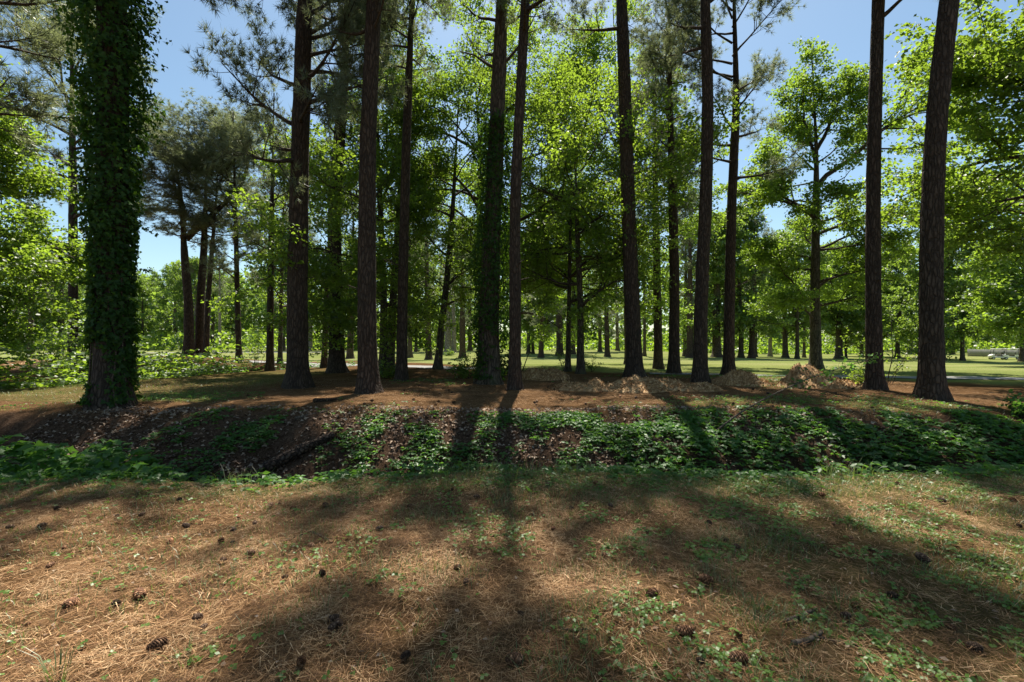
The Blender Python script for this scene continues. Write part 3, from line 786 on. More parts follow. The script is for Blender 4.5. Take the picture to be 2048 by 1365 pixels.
broad_tree(-130, 790, 30, [(-130, 600), (-125, 300), (-110, 100)],
           [(560, 140, 480, 1.5, .10), (500, 120, 400, 0, .11), (520, 60, 560, -1, .08), (440, 150, 340, 1, .11), (400, 60, 300, 0, .10), (600, 40, 610, 0, .07), (480, 30, 470, -2, .09)],
           'bright green leafy tree filling the left edge behind ivy trunk', 13.5, 210, 18, 8, 0.14, 4.8, 3.2, depth=17, name='maple_tree', group='leafy trees at the edges of view')
broad_tree(560, 728, 9, [(562, 600), (566, 450)], [(480, 540, 430, 0, .05)], 'small leafy tree behind the thin dark pine with low limbs', 16, 211, 18, 6, 0.16, 3.4, 2.5)

MIDS = [(478, 722, 12, 17, 5.0, 3, 'mid-distance pine right of the three bank pines'), (590, 719, 14, 22, 7, 1, 'mid-distance pine hidden behind the straight bare pine'), (700, 718, 13, 22, 8, 0, 'mid-distance pine showing between the two thick dark trunks'),
        (858, 720, 12, 21, 7, 2, 'mid-distance pine left of the short leaning leafy tree'), (925, 716, 12, 20, 5, 1, 'mid-distance pine right of the short leaning leafy tree'), (1082, 716, 10, 13, 2.6, 3, 'low-limbed pine behind the two-humped mulch pile'), (1215, 714, 10, 14, 2.8, 0, 'low-limbed pine seen left of the pine leaning left'),
        (1380, 716, 13, 22, 7, 1, 'mid-distance pine just left of the brown leaning pine'), (1503, 717, 12, 20, 8, 2, 'mid-distance pine between curved pine and round-crowned tree'), (1120, 712, 13, 24, 9, 2, 'tall mid-distance pine behind the slim leafy pair'), (235, 716, 14, 20, 6, 0, 'mid-distance pine concealed behind the ivy trunk'), (60, 716, 13, 21, 7, 2, 'mid-distance pine behind the left mulch mound')]
for k, (px, py, w, H, z0, v, lab) in enumerate(MIDS):
    near_pine(px, py, w, [(px + (k % 3 - 1) * 4, 560), (px + (k % 3 - 1) * 9, 350)], lab, H, z0, v, k * 1.1, 0.95, group='pines in the middle distance', sides=14)

# unseen pines added behind the viewpoint to darken the shade
for k, (x, y) in enumerate([(-4.5, -5), (5.5, -6), (0.5, -10), (-9.5, -9), (10.5, -10), (-14, -2), (15, -3), (-5, -15), (6, -16)]):
    b = Vector((x, y, hf(x, y)))
    t = thing('pine_tree', b, f'unseen pine added behind the viewpoint to deepen shade, {("near left", "near right", "centre", "mid left", "mid right", "far left side", "far right side", "rear left", "rear right")[k]}', 'tree', 'unseen pines added for shade behind the viewpoint')
    me, (zz, xx, yy, rr) = trunk_mesh([(0, 0, 0), (.1, .1, 8), (.2, 0, 20)], .32, 24, 900 + k, .5, 14)
    link('trunk', me, M['pine_bark'], t)
    add_crown(t, PINE[k % 4], (M['limb_bark'], M['needle']), (.1, .05, 8), k * 1.9, (1.2, 1.2, 1.1))

# ------------------------------------------------------------------ trees across the field
ORD = ['first', 'second', 'third', 'fourth', 'fifth', 'sixth', 'seventh', 'eighth', 'ninth', 'tenth', 'eleventh', 'twelfth', 'thirteenth', 'fourteenth', 'fifteenth', 'sixteenth', 'seventeenth', 'eighteenth', 'nineteenth', 'twentieth']
TRUNKS = {}
def far_trunk(mat, seed):
    key = (mat, seed)
    if key not in TRUNKS:
        rng = np.random.default_rng(seed)
        c = [(0, 0, 0), (rng.normal() * .1, rng.normal() * .1, 4), (rng.normal() * .2, rng.normal() * .2, 9), (rng.normal() * .1, 0, 16)]
        TRUNKS[key] = trunk_mesh(c, 0.35, 16.5, seed, 0.5, 14, seg=0.5)[0]
    return TRUNKS[key]

# (px, py of the foot, trunk width in px, kind: l leafy, p pine, height, pale)
FARS = {
 'on the lawn at far left': [(-60, 700, 10, 'l', 19, 0), (30, 699, 9, 'l', 20, 0), (97, 700, 5, 'l', 15, 0), (123, 700, 14, 'l', 22, 0), (284, 697, 6, 'l', 17, 0), (297, 694, 5, 'l', 18, 0), (312, 694, 7, 'l', 20, 0), (351, 698, 10, 'l', 19, 0)],
 'behind the three bank pines': [(388, 700, 6, 'l', 16, 1), (425, 699, 8, 'l', 18, 0), (440, 700, 6, 'p', 22, 1), (458, 695, 7, 'l', 19, 0), (470, 697, 7, 'l', 17, 1), (520, 693, 7, 'l', 20, 0), (566, 702, 10, 'l', 19, 0), (620, 702, 9, 'l', 19, 1)],
 'across the field behind the middle trunks': [(700, 702, 8, 'l', 18, 0), (745, 699, 8, 'l', 20, 0), (820, 716, 9, 'p', 20, 0), (832, 704, 6, 'l', 17, 0), (897, 706, 13, 'p', 23, 1), (908, 706, 8, 'p', 21, 1), (940, 702, 8, 'l', 18, 0), (1057, 708, 7, 'l', 17, 0), (1066, 708, 5, 'p', 20, 0), (1117, 709, 8, 'l', 20, 0), (1146, 709, 8, 'p', 21, 0), (1200, 704, 7, 'l', 17, 0), (1235, 702, 7, 'p', 20, 0), (1289, 713, 6, 'p', 19, 0)],
 'across the field behind the leafy round-crowned tree': [(1370, 713, 8, 'p', 20, 0), (1434, 715, 17, 'l', 18, 0), (1482, 716, 10, 'l', 17, 0), (1510, 714, 8, 'l', 16, 0), (1540, 714, 8, 'p', 19, 1), (1571, 716, 11, 'l', 18, 0), (1594, 718, 8, 'l', 17, 0), (1608, 716, 6, 'p', 19, 0), (1678, 718, 15, 'l', 18, 0), (1692, 718, 5, 'l', 15, 0), (1722, 713, 8, 'l', 17, 0)],
 'across the field at far right': [(1795, 716, 10, 'l', 18, 0), (1822, 708, 7, 'l', 17, 0), (1885, 722, 12, 'l', 18, 0), (1925, 722, 9, 'l', 20, 0), (1905, 709, 8, 'p', 22, 0), (1960, 706, 9, 'l', 20, 0), (2010, 706, 9, 'l', 21, 0), (2044, 724, 12, 'l', 17, 0), (2095, 712, 11, 'l', 22, 0), (2160, 718, 11, 'l', 20, 0)],
}
frng = np.random.default_rng(99)
cnt = 0
for where, lst in FARS.items():
    for k, (px, py, w, kind, H, pale) in enumerate(sorted(lst)):
        b = hit(px, py); cnt += 1
        H = H * frng.uniform(1.0, 1.25) * (1.12 if px < 1350 else 1.0)
        nm = 'pine_tree' if kind == 'p' else 'broadleaf_tree'
        t = thing(nm, b, f"{ORD[k]} tree from the left, a {'pale-stemmed ' if pale else ''}{'pine' if kind == 'p' else 'leafy tree'} {where}", 'tree', 'trees across the field')
        r = w / FPX * b.y / 2 * cosx(px)
        o = link('trunk', far_trunk('pale' if pale else 'dark', 300 + cnt % 4), M['pale_bark' if pale else ('pine_bark' if kind == 'p' else 'grey_bark')], t)
        o.scale = (r / 0.35, r / 0.35, H / 16.5); o.rotation_euler.z = cnt * 1.7
        if kind == 'p':
            z0 = H * frng.uniform(0.34, 0.45); s = (H - z0) / 14
            add_crown(t, PINE_FAR[cnt % 2], (M['limb_bark'], M['needle']), (0, 0, z0), cnt * 1.3, (1.05, 1.05, s * 1.05))
        else:
            v = cnt % 3; s = H / (16, 17, 14)[v]
            add_crown(t, LEAFY_FAR[v], (M['limb_bark'], M['leaf_far']), (0, 0, 0), cnt * 2.1, (frng.uniform(0.9, 1.15),) * 2 + (s,))

# ------------------------------------------------------------------ the far wood and its undergrowth (masses nobody could count)
def far_mass(name, label, d0, d1, n_clump, z0, z1, cs, leaf, per, seed, mat):
    rng = np.random.default_rng(seed); g = Geo()
    tt = rng.uniform(-1.75, 1.75, n_clump); dd = rng.uniform(d0, d1, n_clump)
    x = tt * dd; zt = z0 + (z1 - z0) * rng.random(n_clump) ** 1.5 * (0.55 + 0.75 * fbm(x * 0.045, dd * 0.03, seed, 3))
    c = np.stack([x, dd, height(x, dd) + zt], -1)
    k = np.repeat(np.arange(n_clump), per)
    pos = c[k] + unit(rng.normal(size=(len(k), 3))) * (rng.random(len(k)) ** 0.4)[:, None] * cs * rng.uniform(0.6, 1.3, n_clump)[k][:, None] * np.array([1, 1, 0.75])
    pos[:, 2] = np.maximum(pos[:, 2], height(pos[:, 0], pos[:, 1]) + 0.05)
    up = unit(rng.normal(size=pos.shape) * 0.8 + np.array([0, 0, 1]))
    g.stamp(OVAL * np.array([1.5, 1, 1]), OVAL_T, pos, unit(rng.normal(size=pos.shape)), up, leaf * rng.uniform(0.6, 1.3, len(k)), np.clip(0.6 * rng.random(n_clump)[k] + 0.4 * rng.random(len(k)), 0, 1))
    o = tag(link(name, g.mesh(name), mat), label, 'vegetation'); o['kind'] = 'stuff'
    return o
far_mass('distant_woods', 'hazy green wood closing the view beyond the field', 135, 190, 4600, 0.8, 28, 2.8, 1.6, 15, 401, M['leaf_far'])
far_mass('undergrowth', 'bright low undergrowth along the foot of the far wood', 105, 130, 1400, 0.2, 4.2, 1.4, 0.7, 23, 402, M['leaf'])

# ------------------------------------------------------------------ wood chip heaps
def heap(bumps, base_px, label, seed, chips=2600, tilt=0, mat='chips'):
    bumps = [(a_, b_, r_ * .95, h_ * .8) for a_, b_, r_, h_ in bumps]
    """bumps: (dx, dy, radius, height) from the base point"""
    rng = np.random.default_rng(seed)
    c = hit(*base_px); ext = max(max(abs(bx_) + r for bx_, _, r, _ in bumps), 0.5) * 1.2
    exty = max(abs(by_) + r for _, by_, r, _ in bumps) * 1.2
    n = 70; xs = np.linspace(-ext, ext, n); ys = np.linspace(-exty, exty, 44)
    def hh(x, y):
        z = np.full(np.shape(x), -0.06)
        for bx_, by_, r, h in bumps:
            q = np.hypot(x - bx_, (y - by_)) / r
            z = np.maximum(z, h * np.clip(1.12 - q, 0, None) - 0.06 * (q > 1) - 0.35 * h * np.clip(0.35 - q, 0, None))
        return z + (0.36 * (fbm(x * 2.6 + seed, y * 2.6, seed, 4) - 0.5) + 0.10 * (fbm(x * 8, y * 8, seed + 3, 2) - 0.5)) * np.clip((z + 0.06) * 4, 0, 1)
    X, Y = np.meshgrid(xs, ys); G0 = height(X + c.x, Y + c.y) - c.z
    Z = hh(X, Y); V = np.stack([X, Y, Z + G0], -1).reshape(-1, 3)
    i = np.arange(len(ys) - 1)[:, None] * n + np.arange(n - 1)[None]
    q = np.stack([i, i + 1, i + n + 1, i + n], -1).reshape(-1, 4)
    keep = (Z.ravel()[q] > -0.055).any(1)
    q = q[keep]
    t = thing('mulch_pile', c, label, 'mulch pile', 'wood chip heaps under the pines')
    used = np.unique(q); remap = np.zeros(len(V), int); remap[used] = np.arange(len(used))
    link('heap', mesh_np('heap', V[used], None, remap[q], {'rnd': np.clip(0.12 + 0.8 * rng.random(len(used)) , 0, 1)}, True), M[mat], t)
    x = rng.uniform(-ext, ext, chips * 3); y = rng.uniform(-exty, exty, chips * 3); z = hh(x, y)
    chips = int(chips * 1.6); k = np.where(z > -0.03)[0][:chips]
    pos = np.stack([x[k], y[k], z[k] + height(x[k] + c.x, y[k] + c.y) - c.z + 0.012], -1)
    g = Geo(); g.stamp(OVAL, OVAL_T, pos, unit(rng.normal(size=pos.shape)), unit(rng.normal(size=pos.shape) * 0.6 + np.array([0, 0, 1])), rng.uniform(0.025, 0.075, len(k)), 0.15 + 0.85 * rng.random(len(k)))
    o = link('chip_layer', g.mesh('chip_layer'), M[mat], t); o['kind'] = 'stuff'
    return t
heap([(-.35, 0, .85, .62), (.4, 0, .8, .58), (0, .1, 1.2, .35)], (1085, 757), 'rounded two-humped dark mulch pile at field edge', 501, 2200)
heap([(-1.9, .1, .8, .28), (-1.2, 0, .8, .33), (-.55, -.1, .75, .30), (.1, .15, .85, .46), (.75, .1, .8, .42), (1.4, 0, .9, .36), (2.1, -.05, .9, .28), (-.2, -.5, .7, .22), (.4, -.5, .7, .2)], (1262, 778), 'long low sunlit row of wood chips in front of leaning pine', 502, 5200)
heap([(0, 0, 1.05, .58), (.25, 0, .9, .4)], (1480, 769), 'small smooth round wood chip pile by curved pine', 503, 2200)
heap([(-.55, .05, .55, 1.0), (-.3, 0, .95, .95), (.15, -.05, 1.1, .7), (.5, -.1, 1.1, .45)], (1630, 774), 'tallest pale wood chip pile with lumpy peak', 504, 3200)
heap([(0, 0, 1.1, .5), (.8, 0, 1.1, .35), (-.9, 0, 1.0, .25)], (72, 735), 'dull brown mulch mound at far left beyond the shrubs', 505, 1500)

# ------------------------------------------------------------------ logs, sticks, leaning stems, stake
def stick(name, pts, radii, label, cat, mat='stick', sides=8, group=None, wob=0.12, seed=0):
    P = np.array([tuple(p) for p in pts], float); base = P[0].copy(); t = np.linspace(0, len(P) - 1, 26)
    Q = np.stack([np.interp(t, range(len(P)), P[:, k]) for k in range(3)], -1) - base
    for _ in range(3): Q[1:-1] = (Q[:-2] + 2 * Q[1:-1] + Q[2:]) / 4
    R = np.interp(t, np.linspace(0, len(P) - 1, len(radii)), radii)
    rng = np.random.default_rng(seed)
    w = 1 + wob * (rng.random((26, sides)) - 0.5) * 2
    g = Geo(); g.tube(Q, R, sides, True, wob=w)
    return tag(link(name, g.mesh(name, True), M[mat], None, base), label, cat, group)

a, bb = hit(530, 950), hit(668, 880)
stick('fallen_log', [a + Vector((0, 0, .10)), (a + bb) / 2 + Vector((0, 0, .13)), bb + Vector((0, 0, .10))], [.12, .10, .06], 'dark rotting log lying down the ditch bank', 'log', 'log', 14, wob=0.16, seed=3)
a, bb = hit(590, 842), hit(655, 826)
stick('fallen_branch', [a + Vector((0, 0, .04)), bb + Vector((0, 0, .04))], [.045, .02], 'thin dead branch on the bank top above the rotting log', 'branch', seed=4)
a, bb = hit(628, 806), hit(672, 803)
stick('fallen_branch', [a + Vector((0, 0, .05)), bb + Vector((0, 0, .05))], [.06, .04], 'short dark branch on straw below the straight bare pine', 'branch', 'log', seed=5)
for (p0, p1, p2, r, lab) in [((1570, 1250), (1605, 1240), (1634, 1227), .013, 'pale curved stick, upper of two at lower right'),
                             ((1585, 1297), (1615, 1290), (1643, 1274), .014, 'grey knobbly stick, lower of two at lower right'),
                             ((1120, 1263), (1150, 1265), (1180, 1259), .006, 'thin bent twig on straw at bottom middle'),
                             ((612, 1064), (640, 1075), (664, 1088), .009, 'reddish twig pointing away among left cones'),
                             ((560, 1088), (585, 1080), (605, 1072), .008, 'straight pale twig lying left of the reddish twig'),
                             ((985, 1075), (1010, 1072), (1022, 1080), .007, 'small pale forked twig in centre foreground'),
                             ((1605, 1270), (1650, 1282), (1720, 1300), .006, 'long thin dark twig beside the grey knobbly stick')]:
    P = [hit(*p0), hit(*p1), hit(*p2)]
    stick('stick', [p + Vector((0, 0, r * 1.3)) for p in P], [r, r, r * .75], lab, 'stick', 'stick', 7, 'sticks on the straw', seed=int(p0[0]))
s0 = hit(1045, 742); stick('stake', [s0, at(1057, 708, s0.y - 0.3)], [.03, .022], 'dark stake leaning beside the two-humped mulch pile', 'stake', 'log', 6, wob=.05)

# the long bent stem with leaves at its end
b = hit(1425, 868)
t = thing('leaning_sapling', b, 'long bent bare stem leaning across the chip pile with leaves at tip', 'sapling')
P = [b] + [at(px, py, dd) for px, py, dd in ((1480, 825, 9.9), (1540, 792, 10.6), (1610, 760, 11.4), (1660, 742, 11.9), (1710, 728, 12.4), (1760, 712, 12.8))]
P = np.array([tuple(p - b) for p in P]); tt_ = np.linspace(0, len(P) - 1, 40)
Q = np.stack([np.interp(tt_, range(len(P)), P[:, k]) for k in range(3)], -1)
for _ in range(6): Q[1:-1] = (Q[:-2] + 2 * Q[1:-1] + Q[2:]) / 4
g = Geo(); g.tube(Q, np.linspace(.022, .006, 40), 7); link('stem', g.mesh('stem', True), M['stick'], t)
rng = np.random.default_rng(71); tw = []; g = Geo()
for k in list(range(18, 40)):
    for _ in range(2):
        dv = unit(rng.normal(size=3) * np.array([1, .6, .6])); tp = path(Q[k], dv, rng.uniform(.15, .45), 2, .1, .02, rng); tw.append(tp); g.tube(tp, [.004, .003, .002], 3)
_o = link('twig_spray', g.mesh('twig_spray'), M['stick'], t); _o['kind'] = 'stuff'
link('foliage', leaves_on(tw, 4, .12, rng, OVAL, OVAL_T, .05).mesh('foliage'), M['weed'], t)

def shrub(px, py, h, w, label, seed, stems=9, per=9, size=.1, name='sapling', cat='sapling', mat='leaf', tv=OVAL, tt=OVAL_T, lean=0, loc=None):
    b = loc or hit(px, py); rng = np.random.default_rng(seed)
    t = thing(name, b, label, cat, 'saplings and shrubs under the trees')
    tw = []; g = Geo()
    for k in range(stems):
        a = rng.random() * 6.283; off = np.array([math.cos(a), math.sin(a), 0]) * w * .15 * rng.random()
        dv = np.array([math.cos(a) * w / h * rng.uniform(.3, 1) + lean, math.sin(a) * w / h * rng.uniform(.3, 1), 1.1])
        L = h * rng.uniform(.6, 1.0) if k else h
        p = path(off, dv if k else (lean, 0, 1), L, 7, .1, -.03, rng)
        p[0, 2] = -0.03
        g.tube(p, np.linspace(.012, .004, 8) * (1.6 if k == 0 else 1), 5)
        for j in range(2, 8):
            for _ in range(2):
                tp = path(p[j], side_dir(unit(p[j] - p[j - 1]), rng.uniform(.6, 1.3), rng, .3), w * rng.uniform(.15, .4), 2, .15, 0, rng)
                tw.append(tp); g.tube(tp, [.005, .004, .002], 3)
    link('stem_cluster', g.mesh('stem_cluster'), M['limb_bark'], t)
    link('foliage', leaves_on(tw, per, size, rng, tv, tt, .06).mesh('foliage'), M[mat], t)
    return t
shrub(1778, 768, 2.6, 1.3, 'airy leafy sapling between the two right-hand pines', 81, 6, 5, .11)
shrub(1725, 776, .75, .8, 'small weedy shrub at left foot of straight right pine', 82, 8, 5, .1, 'shrub', 'shrub')
shrub(938, 758, 1.0, 1.1, 'bright small shrub left of the vine-covered trunk', 83, 9, 7, .12, 'shrub', 'shrub')
shrub(1126, 738, 1.3, .9, 'little sapling left of the very slim field-edge tree', 84, 4, 4, .12)
shrub(512, 732, 2.6, 1.6, 'feathery young sapling on the bank near thin dark pine', 85, 6, 5, .14)
shrub(770, 758, .7, 1.2, 'low shrub between thick pine and slim dark pine', 86, 8, 6, .11, 'shrub', 'shrub')
shrub(1005, 762, 1.6, .7, 'vine-tangled bush squeezed right of the vine-covered trunk', 87, 8, 7, .12, 'shrub', 'shrub', 'ivy')
shrub(150, 752, 2.6, 2.2, 'tall bushy shrub at left side of the ivy trunk', 88, 16, 9, .15, 'shrub', 'shrub', tv=LEAF, tt=LEAF_T)
shrub(1185, 744, .8, .6, 'tiny weed bush right of the ivied slim tree', 89, 5, 5, .1, 'shrub', 'shrub')
shrub(2045, 838, .5, .5, 'small shrub on bank top at right edge', 90, 8, 8, .1, 'shrub', 'shrub', 'weed')
shrub(900, 712, 1.0, 1.6, 'dark little bush on the lawn behind middle trunks', 92, 8, 8, .2, 'shrub', 'shrub', 'leaf_far')

# ------------------------------------------------------------------ ground cover (masses)
def scatter_xy(n, x0, x1, y0, y1, dens, seed):
    rng = np.random.default_rng(seed)
    x = rng.uniform(x0, x1, n); y = rng.uniform(y0, y1, n)
    k = rng.random(n) < dens(x, y)
    return x[k], y[k], rng
def stuff(name, g, mat, label, cat):
    o = tag(link(name, g.mesh(name), mat), label, cat); o['kind'] = 'stuff'; return o

def weeds(name, label, n, box, dens, hgt, size, seed, tv=LEAF, tt=LEAF_T, mat='weed', trif=True, flat=0.5):
    x, y, rng = scatter_xy(n, *box, dens, seed)
    z = height(x, y); hh = hgt(x, y) * rng.random(len(x)) ** 0.6
    g = Geo(); pos = np.stack([x, y, z + 0.015 + hh], -1)
    yaw = rng.random(len(x)) * 6.283; up = unit(rng.normal(size=pos.shape) * flat + np.array([0, -0.15, 1]))
    r = np.clip(0.5 * vnoise(x * 2.5, y * 2.5, seed) + 0.5 * rng.random(len(x)), 0, 1)
    s = size * rng.uniform(0.6, 1.25, len(x))
    for k in (range(3) if trif else range(1)):
        aa = yaw + k * 1.9 - 1.9
        f = np.stack([np.cos(aa), np.sin(aa), rng.normal(size=len(x)) * 0.2 - 0.15], -1)
        g.stamp(tv, tt, pos, f, up, s, r)
    return stuff(name, g, M[mat], label, 'weeds')

blot = lambda x, y, s, f, lo, hi: sstep(lo, hi, fbm(x * f, y * f, s, 3))
weeds('vine_cover', 'thick green vines smothering the ditch bank at right', 13500, (2.2, 13, 5.9, 10.9),
      lambda x, y: sstep(2.3, 4.4, x + 1.2 * (fbm(x * .8, y * .8, 3, 2) - .5) + 0.4 * (y - 8)) * (0.3 + 0.9 * blot(x, y, 5, 1.4, .34, .6)) * (1 - sstep(9.8, 10.5, y + .9 * (vnoise(x * 2, y, 4) - .5))), lambda x, y: (.12 + .30 * fbm(x * 1.1, y * 1.1, 8, 2)) * (1 - .8 * sstep(8.6, 9.9, y)), .10, 601)
weeds('bank_weeds', 'broken patches of weeds along the ditch bank top', 34000, (-8.5, 4, 8.2, 11.0),
      lambda x, y: blot(x, y, 15, 1.7, .36, .66) * (0.45 + .55 * sstep(8.6, 9.6, y)) * (1 - sstep(10.0, 10.5, y)) * sstep(-8.0, -5.2, x) * (.55 + .45 * sstep(0, 2.5, x)), lambda x, y: (.05 + .22 * fbm(x * 1.5, y * 1.5, 18, 2)) * (1 - .75 * sstep(9, 10, y)), .085, 602, OVAL, OVAL_T)
weeds('ditch_edge_weeds', 'fringe of bright weeds along the near ditch edge', 9000, (-7.5, 8.5, 4.7, 6.4),
      lambda x, y: np.exp(-((y - ditch_near(x) - .3) / .42) ** 2) * (.25 + .9 * blot(x, y, 25, .9, .35, .6)), lambda x, y: (.06 + .2 * fbm(x * 1.2, y * 2, 28, 2)) * sstep(ditch_near(x) - .3, ditch_near(x) + .4, y) + .02, .075, 603, OVAL, OVAL_T)
weeds('broadleaf_clump', 'lush large-leaved clump in the ditch at left edge', 5200, (-9.5, -3.0, 5.4, 7.9),
      lambda x, y: sstep(-3.2, -5.6, x + 0.5 * (y - 6)) * (.35 + .7 * blot(x, y, 35, .9, .3, .5)), lambda x, y: (.3 + .75 * sstep(-4.5, -6.8, x)) * (.5 + fbm(x * 1.2, y * 1.2, 38, 2)), .13, 604)
weeds('shrub_bank', 'sunlit tangle of green brambles in the back ditch at left', 22000, (-42, -11.5, 12.2, 24),
      lambda x, y: (1 - sstep(1.6, 3.4, seg_dist(x, y, BRANCH[:4]) + 1.4 * (fbm(x * .5, y * .5, 44, 2) - .5))) * 1.0, lambda x, y: .6 + 1.1 * fbm(x * .6, y * .6, 48, 2), .17, 605, OVAL * np.array([1.5, 1, 1]), OVAL_T, mat='leaf')
weeds('bank_brambles', 'shaggy weeds on the spoil bank below three pines', 4200, (-19.5, -11, 22, 33),
      lambda x, y: (1 - sstep(1.2, 3.0, seg_dist(x, y, BRANCH[2:]))) * blot(x, y, 55, .5, .3, .5), lambda x, y: .15 + .4 * fbm(x * .8, y * .8, 58, 2), .13, 606, OVAL, OVAL_T)
weeds('woodland_weeds', 'scattered low green weeds over the woodland floor', 9000, (-14, 14, 10.4, 21),
      lambda x, y: .7 * sstep(.56, .70, fbm(x * .33, y * .33, 93, 4)), lambda x, y: .02 + .07 * fbm(x, y, 68, 2), .07, 607, OVAL, OVAL_T)
weeds('clover', 'small clover and creeper leaves among the straw', 52000, (-6.5, 7, 1.2, 5.6),
      lambda x, y: (.10 + .8 * sstep(-2.5, 2, x)) * blot(x, y, 75, 2.6, .46, .62) + .02, lambda x, y: 0 * x + .03, .023, 608, OVAL * np.array([1.5, 1, 1]), OVAL_T, 'clover', True, .4)

def blades(name, label, n, box, dens, length, width, seed, mat, lean=.5):
    x, y, rng = scatter_xy(n, *box, dens, seed)
    z = height(x, y); a = rng.random(len(x)) * 6.283
    L = length * rng.uniform(.5, 1.3, len(x)); o = np.stack([np.cos(a), np.sin(a), 0 * a], -1); s = np.stack([-np.sin(a), np.cos(a), 0 * a], -1)
    p = np.stack([x, y, z - .005], -1); le = lean * rng.uniform(.3, 1.6, len(x))[:, None]
    m = p + (o * le * .45 + np.array([0, 0, .62])) * L[:, None]; t = p + (o * le * 1.25 + np.array([0, 0, .9])) * L[:, None]
    w = width * s
    V = np.stack([p - w, p + w, m + w * .7, m - w * .7, t], 1).reshape(-1, 3); b = np.arange(len(x))[:, None] * 5
    T = np.concatenate([b + np.array([[0, 1, 2]]), b + np.array([[0, 2, 3]]), b + np.array([[3, 2, 4]])])
    g = Geo(); g.add(V, T, None, np.repeat(rng.random(len(x)), 5)); return stuff(name, g, M[mat], label, 'grass')
blades('grass', 'thin grass tufts growing through the foreground straw', 150000, (-6.5, 7, 1.2, 5.8),
       lambda x, y: (.2 + .7 * sstep(-3, 2, x)) * blot(x, y, 85, 2.2, .38, .62) + .5 * np.exp(-((y - ditch_near(x) + .15) / .3) ** 2) * .6, .066, .0024, 611, 'grass', .7)
blades('grass', 'rough grass along the far side of the ditch', 26000, (-16, 14, 10.0, 19),
       lambda x, y: .9 * sstep(.57, .72, fbm(x * .33, y * .33, 93, 4)) + .6 * sstep(-7.5, -10, x) * (y > 12) + .22 * np.exp(-((y - 10.5) / .25) ** 2), .09, .004, 612, 'grass', .6)
blades('grass', 'taller pale grass clumps at the ditch rim', 5200, (-5, 5, 4.9, 6.0),
       lambda x, y: np.exp(-((y - ditch_near(x) - .15) / .3) ** 2) * sstep(.52, .66, fbm(x * 1.3, y * 1.3, 97, 2)), .22, .003, 613, 'grass', .5)
def tall_tuft(px, py, n, L, seed):
    c = hit(px, py); rng = np.random.default_rng(seed)
    a = rng.random(n) * 6.283; r = .06 * rng.random(n) ** .5; p = np.stack([c.x + r * np.cos(a), c.y + r * np.sin(a), np.full(n, c.z - .01)], -1)
    o = np.stack([np.cos(a), np.sin(a), 0 * a], -1); s = np.stack([-np.sin(a), np.cos(a), 0 * a], -1) * .0028; le = rng.uniform(.2, 1.1, n)[:, None]; LL = L * rng.uniform(.5, 1.1, n)[:, None]
    m = p + (o * le * .4 + np.array([0, 0, .6])) * LL; t = p + (o * le * 1.1 + np.array([0, 0, .85])) * LL
    V = np.stack([p - s, p + s, m + s * .7, m - s * .7, t], 1).reshape(-1, 3) - np.array(c); b = np.arange(n)[:, None] * 5
    T = np.concatenate([b + np.array([[0, 1, 2]]), b + np.array([[0, 2, 3]]), b + np.array([[3, 2, 4]])])
    g = Geo(); g.add(V, T, None, np.repeat(rng.random(n), 5)); return g, c
for k, (px, py, n, L, lab) in enumerate([(115, 1362, 26, .17, 'tuft of long grass at lower left corner'), (370, 1330, 20, .11, 'green grass tuft beside the cone at lower left'), (1515, 1260, 40, .12, 'dry yellowish grass tuft left of the two sticks'),
                                  (1515, 1215, 30, .10, 'upper dry grass tuft above the two sticks'), (1290, 1105, 34, .1, 'grass tuft in the sunny patch right of centre'), (820, 1262, 24, .09, 'small grass tuft left of bottom middle'), (1680, 1215, 40, .12, 'shaded grass tuft right of the two sticks'), (410, 1217, 16, .09, 'short grass tuft in the left shadow')]):
    g, c = tall_tuft(px, py, n, L, 700 + k)
    tag(link('grass_tuft', g.mesh('grass_tuft'), M['grass'], None, c), lab, 'grass tuft', 'grass tufts in the straw')

def needles(name, label, n, box, dens, L, w, seed, mat='straw', lift=.012, tilt=.10, clump=.04):
    x, y, rng = scatter_xy(n, *box, dens, seed); k = len(x)
    a = rng.random(k) * 6.283; ln = L * rng.uniform(.5, 1.15, k) / 2
    dx, dy = np.cos(a) * ln, np.sin(a) * ln; sx, sy = -np.sin(a) * w / 2, np.cos(a) * w / 2
    lz = lift * rng.random(k) + .002 + clump * fbm(x * 6, y * 6, seed + 1, 3) ** 2; e = tilt * rng.normal(size=k) * ln
    bend = rng.normal(size=k) * .12 * ln
    mx, my = x - np.sin(a) * bend, y + np.cos(a) * bend
    z1 = height(x - dx, y - dy) + lz + np.maximum(-e, 0); z2 = height(x + dx, y + dy) + lz + np.maximum(e, 0); zm = height(mx, my) + lz + .004
    V = np.stack([np.stack([x - dx - sx, y - dy - sy, z1], -1), np.stack([x - dx + sx, y - dy + sy, z1], -1), np.stack([x + dx, y + dy, z2], -1)], 1).reshape(-1, 3)
    T = np.arange(k * 3).reshape(-1, 3)
    g = Geo(); g.add(V, T, None, np.repeat(np.clip(.85 * rng.random(k) + .9 * (fbm(x * 4.5, y * 4.5, seed + 9, 4) - .42), 0, 1), 3)); return stuff(name, g, M[mat], label, 'pine straw')
needles('pine_straw', 'layer of fallen brown pine needles over the foreground', 400000, (-7, 7.5, 1.3, 5.6), lambda x, y: (np.abs(x) < 1.3 * y + .5) * (.8 - .3 * sstep(0, 4, x)) * (.42 + .58 * blot(x, y, 121, 1.5, .30, .58)), .11, .0020, 621)
needles('pine_straw', 'coarser pale needles and straw bits on top of the foreground layer', 30000, (-7, 7.5, 1.3, 5.6), lambda x, y: (np.abs(x) < 1.3 * y + .5) * .8, .10, .0042, 623, lift=.03, tilt=.2)
